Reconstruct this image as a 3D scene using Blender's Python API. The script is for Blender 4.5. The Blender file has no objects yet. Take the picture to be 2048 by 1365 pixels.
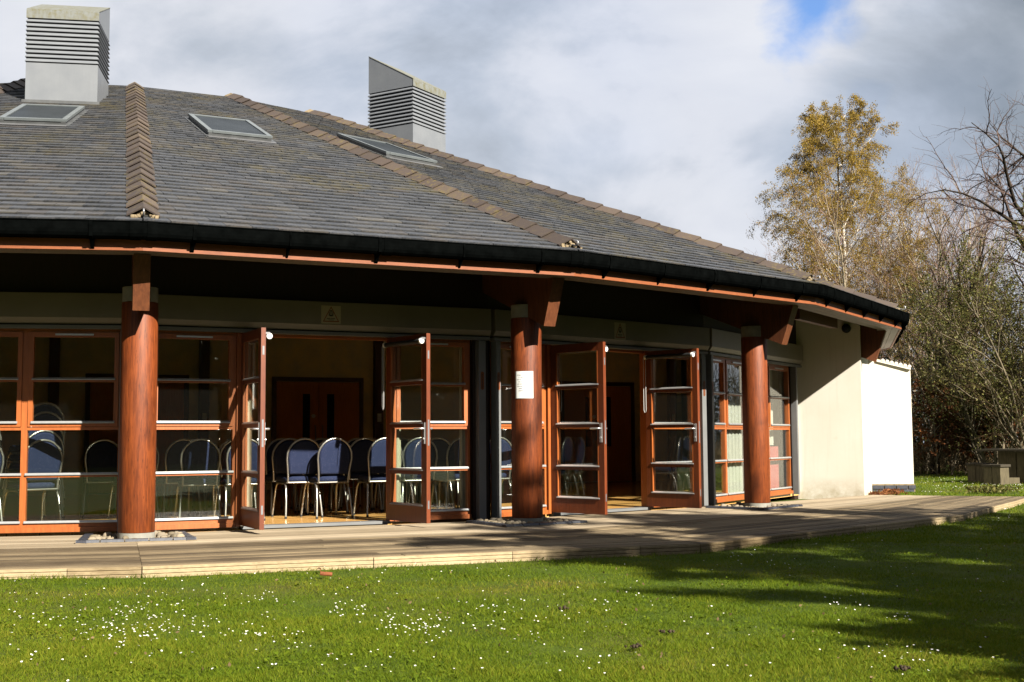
import bpy, math, random
import numpy as np
from mathutils import Matrix, Vector

# ---------------------------------------------------------------- camera, sky, sun, exposure
scene = bpy.context.scene
COL = scene.collection
R = math.radians
F_PX, PITCH, ROLL, EYE = 2475.0, .0793, -.0066, .9418
_c, _s = math.cos(PITCH), math.sin(PITCH)
CAM_F = np.array([0, _c, _s]); _u0 = np.array([0, -_s, _c]); _r0 = np.array([1., 0, 0])
_c, _s = math.cos(ROLL), math.sin(ROLL)
CAM_R = _c*_r0 + _s*_u0; CAM_U = _c*_u0 - _s*_r0
cam_data = bpy.data.cameras.new('camera'); cam = bpy.data.objects.new('camera', cam_data); COL.objects.link(cam)
cam_data.sensor_width = 36; cam_data.lens = F_PX/2048*36; cam_data.clip_start = .1; cam_data.clip_end = 2000
M = Matrix.Identity(4)
for i in range(3):
    M[i][0] = CAM_R[i]; M[i][1] = CAM_U[i]; M[i][2] = -CAM_F[i]
M[2][3] = EYE
cam.matrix_world = M
scene.camera = cam

SUN_AZ, SUN_EL = -49.5, 34.0          # azimuth measured from +x, anticlockwise
sun_dir = Vector((math.cos(R(SUN_AZ))*math.cos(R(SUN_EL)), math.sin(R(SUN_AZ))*math.cos(R(SUN_EL)), math.sin(R(SUN_EL))))
sd = bpy.data.lights.new('sun', 'SUN'); sd.energy = 5.0; sd.angle = R(.55); sd.color = (1, .93, .80)
sun = bpy.data.objects.new('sun', sd); COL.objects.link(sun); sun.rotation_euler = sun_dir.to_track_quat('Z', 'Y').to_euler()
sun.location = (20, -10, 20)

world = bpy.data.worlds.new('World'); scene.world = world; world.use_nodes = True
nt = world.node_tree; nt.nodes.clear()
def N(tree, typ, **kw):
    n = tree.nodes.new(typ)
    for k, v in kw.items():
        if k == 'inp':
            for a, b in v.items(): n.inputs[a].default_value = b
        else: setattr(n, k, v)
    return n
def L(tree, a, b): tree.links.new(a, b)
def mathn(tree, op, a, b=None, c=None, clamp=False):
    n = tree.nodes.new('ShaderNodeMath'); n.operation = op; n.use_clamp = clamp
    for i, v in enumerate((a, b, c)):
        if v is None: continue
        if isinstance(v, (int, float)): n.inputs[i].default_value = v
        else: tree.links.new(v, n.inputs[i])
    return n.outputs[0]
ALB = [1.0]      # overall level of the surface colours, set once for all materials below
def grey(c): return abs(c[0]-c[1]) < 1e-6 and abs(c[1]-c[2]) < 1e-6
def ramp(tree, fac, stops, interp='LINEAR'):
    if not all(grey(c) for _, c in stops): stops = [(p, tuple(q*ALB[0] for q in c)) for p, c in stops]
    n = tree.nodes.new('ShaderNodeValToRGB'); e = n.color_ramp.elements; n.color_ramp.interpolation = interp
    while len(e) > 1: e.remove(e[-1])
    e[0].position = stops[0][0]; c = stops[0][1]; e[0].color = (*c, 1) if len(c) == 3 else c
    for p, c in stops[1:]:
        q = e.new(p); q.color = (*c, 1) if len(c) == 3 else c
    if fac is not None: tree.links.new(fac, n.inputs[0])
    return n.outputs[0]
def mixc(tree, fac, a, b, mode='MIX'):
    n = tree.nodes.new('ShaderNodeMix'); n.data_type = 'RGBA'; n.blend_type = mode
    for s, v in ((n.inputs[0], fac), (n.inputs[6], a), (n.inputs[7], b)):
        if isinstance(v, (int, float)): s.default_value = v
        elif isinstance(v, tuple): s.default_value = (*(v if grey(v) else tuple(q*ALB[0] for q in v)), 1)
        else: tree.links.new(v, s)
    return n.outputs[2]

sky = N(nt, 'ShaderNodeTexSky'); sky.sky_type = 'NISHITA'; sky.sun_disc = False
sky.sun_elevation = R(SUN_EL); sky.sun_rotation = R(90 - SUN_AZ); sky.altitude = 50; sky.air_density = 1; sky.dust_density = .6; sky.ozone_density = 2.0
tc = N(nt, 'ShaderNodeTexCoord')
mp = N(nt, 'ShaderNodeMapping'); mp.inputs['Scale'].default_value = (1, 1, 1.7); L(nt, tc.outputs['Generated'], mp.inputs[0])
n1 = N(nt, 'ShaderNodeTexNoise', inp={'Scale': 4.6, 'Detail': 8, 'Roughness': .55, 'Distortion': .35}); L(nt, mp.outputs[0], n1.inputs['Vector'])
n2 = N(nt, 'ShaderNodeTexNoise', inp={'Scale': 1.35, 'Detail': 3, 'Roughness': .5}); L(nt, mp.outputs[0], n2.inputs['Vector'])
n3 = N(nt, 'ShaderNodeTexNoise', inp={'Scale': 9.0, 'Detail': 6, 'Roughness': .55, 'Distortion': .3}); L(nt, mp.outputs[0], n3.inputs['Vector'])
def pxdir(u, v):
    d = CAM_F + CAM_R*(u-1024)/F_PX - CAM_U*(v-682.5)/F_PX
    return d/np.linalg.norm(d)
def blob(u, v, deg0, deg1):
    """1 at the direction through which photograph point (u, v) lies, fading out between two angles"""
    d = pxdir(u, v)
    dp = N(nt, 'ShaderNodeVectorMath', operation='DOT_PRODUCT'); L(nt, tc.outputs['Generated'], dp.inputs[0]); dp.inputs[1].default_value = tuple(d)
    off = mathn(nt, 'MULTIPLY', mathn(nt, 'SUBTRACT', n3.outputs[0], .5), math.radians(7))
    ang = mathn(nt, 'ADD', mathn(nt, 'ARCCOSINE', dp.outputs['Value'], clamp=False), off)
    m = N(nt, 'ShaderNodeMapRange'); m.interpolation_type = 'SMOOTHSTEP'; L(nt, ang, m.inputs[0])
    m.inputs[1].default_value = R(deg0); m.inputs[2].default_value = R(deg1); m.inputs[3].default_value = 1; m.inputs[4].default_value = 0
    return m.outputs[0]
SKY_S = .05
val = mathn(nt, 'ADD', mathn(nt, 'MULTIPLY', n1.outputs[0], .75), mathn(nt, 'MULTIPLY_ADD', n2.outputs[0], .45, -.10))
dark = blob(1900, 130, 2, 14); dark2 = blob(1100, 70, 2, 13); lite = blob(1520, 70, 0, 5.5); lite2 = blob(1500, 330, 2, 9)
lite3 = blob(150, 300, 3, 14); pale = blob(1880, 430, 1, 6)
val = mathn(nt, 'SUBTRACT', val, mathn(nt, 'MULTIPLY', dark, .25))
val = mathn(nt, 'SUBTRACT', val, mathn(nt, 'MULTIPLY', dark2, .13))
val = mathn(nt, 'ADD', val, mathn(nt, 'MULTIPLY', lite, .20))
val = mathn(nt, 'ADD', val, mathn(nt, 'MULTIPLY', lite2, .05))
val = mathn(nt, 'ADD', val, mathn(nt, 'MULTIPLY', lite3, .06))
val = mathn(nt, 'ADD', val, mathn(nt, 'MULTIPLY', pale, .10))
val = mathn(nt, 'ADD', val, mathn(nt, 'MULTIPLY', mathn(nt, 'SUBTRACT', n3.outputs[0], .5), .26))
cl = ramp(nt, val, [(.22, (1.60, 1.85, 2.15)), (.36, (2.25, 2.50, 2.85)), (.48, (3.15, 3.45, 3.95)), (.60, (4.4, 4.55, 4.95)), (.75, (4.9, 5.0, 5.3))])
gap = mathn(nt, 'MAXIMUM', blob(1635, 25, .8, 3.2), mathn(nt, 'MULTIPLY', blob(1710, 225, .3, 1.8), .12))
thin = N(nt, 'ShaderNodeMapRange'); thin.interpolation_type = 'SMOOTHSTEP'; L(nt, n2.outputs[0], thin.inputs[0])
thin.inputs[1].default_value = .60; thin.inputs[2].default_value = .74; thin.inputs[3].default_value = 0; thin.inputs[4].default_value = .12
gap = mathn(nt, 'MAXIMUM', gap, thin.outputs[0])
skyc = mixc(nt, gap, cl, mixc(nt, 1.0, sky.outputs[0], (.85, 1.0, 1.25), 'MULTIPLY'))
skyc = mixc(nt, 1.0, skyc, (.82, .82, .8201), 'MULTIPLY')
bg = N(nt, 'ShaderNodeBackground'); bg.inputs[1].default_value = SKY_S; L(nt, skyc, bg.inputs[0])
wo = N(nt, 'ShaderNodeOutputWorld'); L(nt, bg.outputs[0], wo.inputs[0])

scene.view_settings.view_transform = 'Standard'; scene.view_settings.look = 'None'
scene.view_settings.exposure = 2.05; scene.view_settings.gamma = 1; scene.view_settings.use_curve_mapping = False
scene.cycles.max_bounces = 7; scene.cycles.transparent_max_bounces = 16; scene.cycles.diffuse_bounces = 4
scene.cycles.use_denoising = True; scene.cycles.caustics_reflective = False; scene.cycles.caustics_refractive = False

ALB[0] = .48
random.seed(7); rng = np.random.default_rng(7)

# ---------------------------------------------------------------- object helpers
def tag(o, label=None, cat=None, group=None, kind=None):
    if label: o['label'] = label
    if cat: o['category'] = cat
    if group: o['group'] = group
    if kind: o['kind'] = kind
    return o
def empty(name, loc=(0, 0, 0), rz=0, parent=None):
    o = bpy.data.objects.new(name, None); COL.objects.link(o); o.location = loc; o.rotation_euler = (0, 0, rz); o.empty_display_size = .2
    if parent: o.parent = parent
    return o
def copy_tree(o, parent=None):
    c = o.copy(); COL.objects.link(c); c.parent = parent
    for ch in list(o.children): copy_tree(ch, c)
    return c
def link_mesh(name, me, parent=None, matrix=None):
    o = bpy.data.objects.new(name, me); COL.objects.link(o)
    if parent: o.parent = parent
    if matrix is not None: o.matrix_local = matrix
    return o

class MB:
    """collects shapes and links them as one mesh object"""
    def __init__(s): s.v = []; s.f = []; s.m = []; s.sm = []
    def add(s, vs, fs, mi=0, smooth=False):
        b = len(s.v); s.v += [tuple(map(float, p)) for p in vs]
        for f in fs: s.f.append(tuple(b+i for i in f)); s.m.append(mi); s.sm.append(smooth)
    def hexa(s, p, mi=0):
        """8 points: bottom ring of 4, top ring of 4"""
        s.add(p, [(3, 2, 1, 0), (4, 5, 6, 7), (0, 1, 5, 4), (1, 2, 6, 5), (2, 3, 7, 6), (3, 0, 4, 7)], mi)
    def box(s, x0, x1, y0, y1, z0, z1, mi=0, fr=None):
        p = [(x0, y0, z0), (x1, y0, z0), (x1, y1, z0), (x0, y1, z0), (x0, y0, z1), (x1, y0, z1), (x1, y1, z1), (x0, y1, z1)]
        if fr: p = [fr(*q) for q in p]
        s.hexa(p, mi)
    def prism(s, ra, rb, mi=0, smooth=False, cap=True):
        """two matching rings of points"""
        n = len(ra); fs = [(i, (i+1) % n, n+(i+1) % n, n+i) for i in range(n)]
        if cap: fs += [tuple(range(n-1, -1, -1)), tuple(range(n, 2*n))]
        s.add(list(ra)+list(rb), fs, mi, smooth)
    def strip(s, rings, closed=True, mi=0, smooth=True, cap=True):
        n = len(rings[0]); vs = [p for r in rings for p in r]; fs = []
        for j in range(len(rings)-1):
            for i in range(n if closed else n-1):
                a = j*n+i; b = j*n+(i+1) % n; fs.append((a, b, b+n, a+n))
        s.add(vs, fs, mi, smooth)
        if cap and closed:
            s.add(rings[0], [tuple(range(n-1, -1, -1))], mi); s.add(rings[-1], [tuple(range(n))], mi)
    def tube(s, pts, r, n=8, mi=0, cap=True):
        pts = [Vector(p) for p in pts]; rs = r if hasattr(r, '__len__') else [r]*len(pts); rings = []; ref = None
        for i, p in enumerate(pts):
            d = (pts[min(i+1, len(pts)-1)]-pts[max(i-1, 0)]).normalized()
            if ref is None:
                ref = d.cross(Vector((0, 0, 1)))
                if ref.length < .05: ref = d.cross(Vector((0, 1, 0)))
            ref = (ref - d*ref.dot(d)).normalized(); w = d.cross(ref)
            rings.append([p+(ref*math.cos(2*math.pi*k/n)+w*math.sin(2*math.pi*k/n))*rs[i] for k in range(n)])
        s.strip(rings, True, mi, True, cap)
    def build(s, name, mats, parent=None, matrix=None, bevel=0, attr=None):
        me = bpy.data.meshes.new(name); me.from_pydata(s.v, [], s.f)
        if not isinstance(mats, (list, tuple)): mats = [mats]
        for m in mats: me.materials.append(m)
        me.polygons.foreach_set('material_index', s.m); me.polygons.foreach_set('use_smooth', s.sm)
        if attr is not None:
            a = me.attributes.new('rnd', 'FLOAT', 'FACE'); a.data.foreach_set('value', attr)
        me.update()
        o = link_mesh(name, me, parent, matrix)
        if bevel:
            b = o.modifiers.new('bevel', 'BEVEL'); b.width = bevel; b.segments = 2; b.limit_method = 'ANGLE'; b.angle_limit = R(40)
        return o

# ---------------------------------------------------------------- materials
MAT = {}
def new_mat(name, rough=.6, spec=.4, metal=0):
    m = bpy.data.materials.new(name); m.use_nodes = True; t = m.node_tree; p = t.nodes['Principled BSDF']
    p.inputs['Roughness'].default_value = rough; p.inputs['Specular IOR Level'].default_value = spec; p.inputs['Metallic'].default_value = metal
    MAT[name] = m; return m, t, p
def coords(t, kind='Object', scale=(1, 1, 1)):
    a = N(t, 'ShaderNodeTexCoord'); b = N(t, 'ShaderNodeMapping'); b.inputs['Scale'].default_value = scale; L(t, a.outputs[kind], b.inputs[0]); return b.outputs[0]
def noise(t, vec, scale, detail=4, rough=.55, dist=0):
    n = N(t, 'ShaderNodeTexNoise', inp={'Scale': scale, 'Detail': detail, 'Roughness': rough, 'Distortion': dist}); L(t, vec, n.inputs['Vector']); return n.outputs[0]
def bump(t, p, h, strength=.3, dist=.01, chain=None):
    b = N(t, 'ShaderNodeBump', inp={'Strength': strength, 'Distance': dist}); L(t, h, b.inputs['Height'])
    if chain: L(t, chain, b.inputs['Normal'])
    L(t, b.outputs[0], p.inputs['Normal']); return b.outputs[0]
def simple(name, col, rough=.6, spec=.4, metal=0, var=.25, scale=6, bmp=0, stretch=(1, 1, 1), bscale=60, k=1):
    """one colour broken up by two noises, with optional fine relief"""
    col = tuple(c*k for c in col)
    m, t, p = new_mat(name, rough, spec, metal); v = coords(t, 'Object', stretch)
    a = noise(t, v, scale, 5, .6); lo = tuple(c*(1-var) for c in col); hi = tuple(min(1, c*(1+var)) for c in col)
    L(t, ramp(t, a, [(.3, lo), (.7, hi)]), p.inputs['Base Color'])
    if bmp: bump(t, p, noise(t, v, bscale, 4), bmp, .004)
    return m
def rnd_value(t):
    """a number per object plus the per-face attribute, wrapped to 0..1"""
    oi = N(t, 'ShaderNodeObjectInfo'); at = N(t, 'ShaderNodeAttribute', attribute_name='rnd')
    return mathn(t, 'FRACT', mathn(t, 'ADD', oi.outputs['Random'], at.outputs['Fac']))

# slate
m, t, p = new_mat('slate', .48, .45); v = coords(t); r = rnd_value(t)
base = ramp(t, r, [(0, (.018, .022, .031)), (.25, (.038, .045, .061)), (.5, (.054, .060, .076)), (.7, (.068, .073, .086)), (.84, (.060, .054, .055)), (.95, (.076, .070, .065)), (1, (.115, .110, .104))])
dirt = noise(t, v, 1.1, 5, .65); li = noise(t, v, 9, 6, .7); fine = noise(t, v, 38, 5, .7)
c = mixc(t, ramp(t, fine, [(.35, (0, 0, 0)), (.75, (.5, .5, .5))]), base, (.14, .132, .122)); c = mixc(t, ramp(t, li, [(.32, (.85, .85, .85)), (.52, (0, 0, 0))]), c, (.015, .017, .021))
moss = mathn(t, 'MULTIPLY', ramp(t, dirt, [(.46, (0, 0, 0)), (.64, (1, 1, 1))]), ramp(t, li, [(.40, (0, 0, 0)), (.58, (.85, .85, .85))]))
c = mixc(t, moss, c, (.098, .082, .038))
L(t, c, p.inputs['Base Color']); L(t, ramp(t, fine, [(.3, (.42, .42, .42)), (.8, (.62, .62, .62))]), p.inputs['Roughness'])
bump(t, p, fine, .35, .004)
# hip tiles
m, t, p = new_mat('hip_tile', .75, .3); v = coords(t, 'Object'); oi = N(t, 'ShaderNodeObjectInfo'); gv = N(t, 'ShaderNodeNewGeometry')
base = ramp(t, oi.outputs['Random'], [(0, (.058, .042, .036)), (.4, (.078, .057, .048)), (.75, (.094, .068, .056)), (1, (.118, .086, .064))])
f1 = noise(t, gv.outputs['Position'], 14, 6, .7); f2 = noise(t, gv.outputs['Position'], .9, 3, .5)
lich = mathn(t, 'MULTIPLY', ramp(t, f2, [(.46, (.12, .12, .12)), (.66, (1, 1, 1))]), ramp(t, f1, [(.50, (0, 0, 0)), (.64, (.8, .8, .8))]))
c = mixc(t, lich, base, (.20, .155, .038)); L(t, c, p.inputs['Base Color']); bump(t, p, f1, .4, .006)
# stained timber families
def timber(name, dark, light, rough=.38, spec=.5, stretch=(9, 9, .9), bmp=.12, knots=False):
    m, t, p = new_mat(name, rough, spec); v = coords(t, 'Object', stretch); oi = N(t, 'ShaderNodeObjectInfo')
    g = noise(t, v, 5, 7, .62, .6); big = noise(t, coords(t), 1.7, 3)
    x = mathn(t, 'ADD', mathn(t, 'MULTIPLY', g, .75), mathn(t, 'ADD', mathn(t, 'MULTIPLY', big, .25), mathn(t, 'MULTIPLY', oi.outputs['Random'], .08)))
    c = ramp(t, x, [(.36, dark), (.70, light)])
    if knots:
        k = noise(t, coords(t, 'Object', (1, 1, .35)), 4.5, 3, .5, .3); c = mixc(t, ramp(t, k, [(.56, (0, 0, 0)), (.72, (.65, .65, .65))]), c, tuple(a*.35 for a in dark)); ck = noise(t, coords(t, 'Object', (16, 16, .45)), 3.2, 3, .5, .2); c = mixc(t, ramp(t, ck, [(.485, (0, 0, 0)), (.5, (.8, .8, .8)), (.515, (0, 0, 0))]), c, tuple(a*.25 for a in dark))
    L(t, c, p.inputs['Base Color']); bump(t, p, g, bmp, .003); return m
timber('pillar_wood', (.095, .017, .003), (.30, .068, .013), .55, .25, bmp=.3, knots=True)
timber('frame_wood', (.34, .080, .015), (.52, .145, .028), .42, .5)
timber('door_wood', (.13, .024, .006), (.24, .055, .012), .40, .5)
timber('fascia_wood', (.21, .056, .017), (.34, .100, .028), .6, .3, stretch=(2, 2, 12))
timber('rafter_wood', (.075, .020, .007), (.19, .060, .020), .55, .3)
timber('soffit_wood', (.16, .125, .10), (.26, .21, .17), .6, .3)
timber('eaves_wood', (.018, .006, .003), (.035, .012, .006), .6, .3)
timber('inner_door_wood', (.70, .27, .075), (.95, .40, .12), .7, .15)
timber('column_wood', (.10, .030, .012), (.15, .045, .018), .5, .3)
simple('gutter_plastic', (.0025, .003, .003), .8, .0, var=.4, scale=9)
simple('aluminium', (.90, .91, .93), .32, .5, .75, var=.08, scale=20)
simple('steel_dull', (.36, .36, .38), .4, .5, .6, var=.15)
simple('white_plastic', (1.1, 1.1, 1.08), .35, .5, var=.05)
simple('black_rubber', (.012, .012, .012), .6, .3)
simple('black_slot', (.004, .004, .004), .8, .1)
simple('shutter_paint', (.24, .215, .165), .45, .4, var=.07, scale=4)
simple('rail_paint', (.20, .205, .21), .45, .4, var=.08, scale=4)
simple('concrete', (.34, .33, .29), .85, .2, var=.2, scale=8, bmp=.3)
simple('mortar', (.27, .21, .13), .9, .1, var=.35, scale=18, bmp=.5)
simple('brick_blue', (.040, .044, .062), .5, .4, var=.4, scale=12, bmp=.3)
simple('plaster_inside', (1.55, 1.30, .92), .8, .2, var=.06, scale=3)
simple('ceiling_paint', (1.6, 1.5, 1.3), .9, .2, var=.05)
simple('chair_metal', (.55, .53, .48), .30, .6, .8, var=.1)
simple('paper', (1.1, 1.12, 1.11), .5, .3, var=.03)
simple('ink', (.05, .05, .06), .7, .2, var=.1)
simple('red_print', (.30, .045, .02), .5, .3, var=.1)
simple('orange_print', (.24, .065, .012), .5, .3, var=.2, scale=40)
simple('cream_print', (.56, .50, .36), .5, .3, var=.05)
simple('curtain_cloth', (.62, .56, .42), .9, .1, var=.08, scale=8)
simple('pink_board', (.50, .13, .13), .8, .1, var=.08)
simple('terracotta', (.24, .075, .028), .8, .2, var=.3, scale=30)
simple('soil', (.060, .045, .028), .95, .1, var=.4, scale=30, bmp=.6)
# chimney metal, with stains running over the lip
m, t, p = new_mat('chimney_paint', .45, .4); v = coords(t, 'Object'); st = noise(t, coords(t, 'Object', (14, 14, 1.2)), 2.2, 5, .6); bl = noise(t, v, 3.5, 5, .6)
c = ramp(t, bl, [(.3, (.190, .205, .232)), (.7, (.225, .240, .265))]); c = mixc(t, ramp(t, st, [(.5, (0, 0, 0)), (.8, (.25, .25, .25))]), c, (.165, .18, .20)); L(t, c, p.inputs['Base Color'])
m, t, p = new_mat('chimney_lip', .7, .3); v = coords(t, 'Object'); a = noise(t, v, 11, 6, .7); b = noise(t, coords(t, 'Object', (9, 9, 2)), 3, 4)
c = ramp(t, a, [(.34, (.20, .215, .215)), (.50, (.175, .175, .145)), (.60, (.155, .145, .078)), (.74, (.075, .078, .055))]); c = mixc(t, ramp(t, b, [(.4, (0, 0, 0)), (.7, (.5, .5, .5))]), c, (.25, .27, .27)); L(t, c, p.inputs['Base Color']); bump(t, p, a, .3, .004)
# rendered wall with scuffs
m, t, p = new_mat('render', .8, .2); v = coords(t); a = noise(t, v, 1.2, 5, .6); b = noise(t, v, 5.5, 6, .7); f = noise(t, v, 90, 4, .6)
c = ramp(t, a, [(.3, (.82, .765, .66)), (.7, (.89, .845, .75))]); c = mixc(t, ramp(t, b, [(.66, (0, 0, 0)), (.78, (.5, .5, .5))]), c, (.62, .49, .28))
st_ = noise(t, coords(t, 'Object', (5, 5, .35)), 2.4, 5, .6); c = mixc(t, ramp(t, st_, [(.52, (0, 0, 0)), (.75, (.22, .22, .22))]), c, (.50, .46, .36))
sz = N(t, 'ShaderNodeSeparateXYZ'); L(t, v, sz.inputs[0]); low = mathn(t, 'MULTIPLY', ramp(t, sz.outputs['Z'], [(.0, (.75, .75, .75)), (.30, (0, 0, 0))]), ramp(t, b, [(.35, (0, 0, 0)), (.65, (1, 1, 1))])); c = mixc(t, low, c, (.46, .38, .24)); L(t, c, p.inputs['Base Color']); bump(t, p, f, .25, .004, )
# glass: thin pane, fresnel reflection over clear transmission
def glass(name, tint=(.93, .96, .94), grime=.003):
    m = bpy.data.materials.new(name); m.use_nodes = True; t = m.node_tree; t.nodes.clear(); MAT[name] = m
    tr = N(t, 'ShaderNodeBsdfTransparent'); tr.inputs[0].default_value = (*tint, 1); gl = N(t, 'ShaderNodeBsdfGlossy'); gl.inputs['Roughness'].default_value = .012; gl.inputs[0].default_value = (1, 1, 1, 1)
    df = N(t, 'ShaderNodeBsdfDiffuse'); df.inputs[0].default_value = (.5, .5, .45, 1)
    fr = N(t, 'ShaderNodeFresnel'); gg_ = N(t, 'ShaderNodeNewGeometry'); L(t, mathn(t, 'MULTIPLY_ADD', gg_.outputs['Backfacing'], 1/1.62-1.62, 1.62), fr.inputs[0]); mx = N(t, 'ShaderNodeMixShader'); L(t, fr.outputs[0], mx.inputs[0]); L(t, tr.outputs[0], mx.inputs[1]); L(t, gl.outputs[0], mx.inputs[2])
    v = coords(t); g = noise(t, v, 40, 7, .75); gg = mathn(t, 'MULTIPLY', g, grime)
    m2 = N(t, 'ShaderNodeMixShader'); L(t, gg, m2.inputs[0]); L(t, mx.outputs[0], m2.inputs[1]); L(t, df.outputs[0], m2.inputs[2])
    bn = N(t, 'ShaderNodeBump', inp={'Strength': .02, 'Distance': .01}); L(t, noise(t, v, 1.5, 2), bn.inputs['Height']); L(t, bn.outputs[0], gl.inputs['Normal'])
    o = N(t, 'ShaderNodeOutputMaterial'); L(t, m2.outputs[0], o.inputs[0])
glass('glass')
simple('skylight_glass', (.030, .036, .042), .4, .06, var=.3, scale=1.5)
simple('skylight_frame', (.165, .185, .195), .4, .4, var=.12)
simple('skylight_flashing', (.10, .105, .11), .45, .4, var=.3)
# decking
def deckmat(name, lo, hi, groove, gdist):
    m, t, p = new_mat(name, .75, .25); v = coords(t, 'Object', (.7, 14, 14)); oi = N(t, 'ShaderNodeObjectInfo'); gp = N(t, 'ShaderNodeNewGeometry')
    g = noise(t, v, 4, 7, .65, .4); st = noise(t, gp.outputs['Position'], 1.6, 6, .65)
    x = mathn(t, 'ADD', mathn(t, 'MULTIPLY', g, .5), mathn(t, 'ADD', mathn(t, 'MULTIPLY', st, .35), mathn(t, 'MULTIPLY', oi.outputs['Random'], .30)))
    c = ramp(t, x, [(.42, lo), (.78, hi)])
    if groove:
        sx = N(t, 'ShaderNodeSeparateXYZ'); L(t, coords(t), sx.inputs[0])
        w = mathn(t, 'SINE', mathn(t, 'MULTIPLY', sx.outputs['Y'], 2*math.pi/groove)); wv = mathn(t, 'MULTIPLY_ADD', w, .5, .5)
        c = mixc(t, mathn(t, 'MULTIPLY', mathn(t, 'POWER', mathn(t, 'SUBTRACT', 1, wv), 3), .75), c, (.045, .030, .018))
        L(t, c, p.inputs['Base Color']); bump(t, p, wv, .9, gdist)
    else:
        L(t, c, p.inputs['Base Color']); bump(t, p, g, .25, .004)
    return m
deckmat('deck_grooved', (.105, .072, .038), (.42, .32, .19), .0205, .006)
deckmat('deck_plain', (.30, .235, .155), (.54, .44, .31), 0, 0)
deckmat('riser_wood', (.22, .155, .08), (.56, .44, .265), 0, 0)
# pebble
m, t, p = new_mat('pebble', .8, .25); oi = N(t, 'ShaderNodeObjectInfo'); a = noise(t, coords(t), 22, 5, .6)
c = ramp(t, oi.outputs['Random'], [(0, (.15, .13, .09)), (.3, (.32, .25, .16)), (.6, (.38, .31, .22)), (.8, (.22, .19, .15)), (1, (.48, .39, .27))]); c = mixc(t, ramp(t, a, [(.4, (0, 0, 0)), (.7, (.4, .4, .4))]), c, (.16, .13, .09)); L(t, c, p.inputs['Base Color']); bump(t, p, a, .4, .006)
# floor inside: honey wood, polished
m, t, p = new_mat('hall_floor', .2, .4); v = coords(t, 'Object', (1, 1, 1)); bt = N(t, 'ShaderNodeTexBrick', inp={'Scale': 1, 'Brick Width': .9, 'Row Height': .09, 'Mortar Size': .0015, 'Color1': (.52, .30, .10, 1), 'Color2': (.45, .245, .075, 1), 'Mortar': (.12, .06, .02, 1)})
mpf = N(t, 'ShaderNodeMapping'); mpf.inputs['Rotation'].default_value = (0, 0, R(-26)); L(t, v, mpf.inputs[0]); L(t, mpf.outputs[0], bt.inputs['Vector']); g = noise(t, mpf.outputs[0], 6, 5)
c = mixc(t, ramp(t, g, [(.35, (0, 0, 0)), (.7, (.25, .25, .25))]), bt.outputs[0], (.25, .13, .04)); L(t, c, p.inputs['Base Color'])
# upholstery
m, t, p = new_mat('blue_fabric', .9, .15); v = coords(t); vo = N(t, 'ShaderNodeTexVoronoi', inp={'Scale': 75}); L(t, v, vo.inputs['Vector']); a = noise(t, v, 60, 3)
c = ramp(t, vo.outputs['Distance'], [(.10, (.15, .15, .24)), (.22, (.018, .028, .074))]); c = mixc(t, ramp(t, a, [(.4, (0, 0, 0)), (.7, (.3, .3, .3))]), c, (.012, .018, .050)); L(t, c, p.inputs['Base Color'])
# ---------------------------------------------------------------- geometry of the round building
C0 = np.array([-8.2253, 26.3702]); PHI = -1.5463; AL = 2*math.pi/22
RW, RP, RE, RT, RS = 14.1485, 14.9451, 15.9274, 5.7877, 14.2765
Z_EAVE, Z_RIM, Z_FASB, Z_HEAD, Z_SBB, Z_SBT = 2.9547, 7.0403, 2.6923, 2.1128, 2.1605, 2.4783
BARS = (1.5962, 1.149, .6181, .1322); Z_FLOOR = .03; Z_LAWN = -.085
def cor(k, r, z=0.):
    a = PHI+k*AL; return np.array([C0[0]+r*math.cos(a), C0[1]+r*math.sin(a), z])
def facet(k, r=RW):
    a = cor(k, r); b = cor(k+1, r); t = b-a; l = np.linalg.norm(t); t = t/l; return a, t, np.array([t[1], -t[0], 0.]), l
def fr(k, r=RW):
    """maps (along facet, outward, up) to the world"""
    a, t, n, l = facet(k, r)
    return lambda s, o, z: a+t*s+n*o+np.array([0, 0, z])
def sweep(mb, k0, k1, prof, mi=0):
    """straight moulding between two corner rays, mitred, from a profile of (corner radius, z)"""
    mb.prism([cor(k0, r, z) for r, z in prof], [cor(k1, r, z) for r, z in prof], mi)
def roof_frame(k):
    a = cor(k, RE, Z_EAVE); b = cor(k+1, RE, Z_EAVE); c = cor(k, RT, Z_RIM); t = (b-a)/np.linalg.norm(b-a)
    n = np.cross(b-a, c-a); n /= np.linalg.norm(n)
    if n[2] < 0: n = -n
    w = np.cross(n, t); w = w if w[2] > 0 else -w
    return a, t, w, n, np.linalg.norm(b-a), 2*RT*math.sin(AL/2), (c-a)@w
def project(p):
    d = np.array(p)-np.array([0, 0, EYE]); z = d@CAM_F
    return 1024+F_PX*(d@CAM_R)/z, 682.5-F_PX*(d@CAM_U)/z, z

# ---- the ground
LX0, LX1, LY0, LY1 = -60, 90, -40, 160
def lawn_z(x, y):
    return Z_LAWN + .012*np.sin(x*1.3+.4)*np.sin(y*.9) + .006*np.sin(x*4.1)*np.sin(y*3.7+1)
mb = MB()
xs = np.concatenate([np.linspace(LX0, -14, 10), np.linspace(-12, 16, 57), np.linspace(18, LX1, 12)]); ys = np.concatenate([np.linspace(LY0, 0, 10), np.linspace(1, 32, 63), np.linspace(34, LY1, 14)])
vs = [(x, y, lawn_z(x, y) if 1 < y < 32 and -12 < x < 16 else Z_LAWN) for y in ys for x in xs]; nx = len(xs)
mb.add(vs, [(j*nx+i, j*nx+i+1, (j+1)*nx+i+1, (j+1)*nx+i) for j in range(len(ys)-1) for i in range(nx-1)], 0, True)
m, t, p = new_mat('turf', .95, .1); v = coords(t); a = noise(t, v, .45, 5, .6); b = noise(t, v, 3.5, 5, .65); c_ = noise(t, v, 60, 5, .7)
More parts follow.
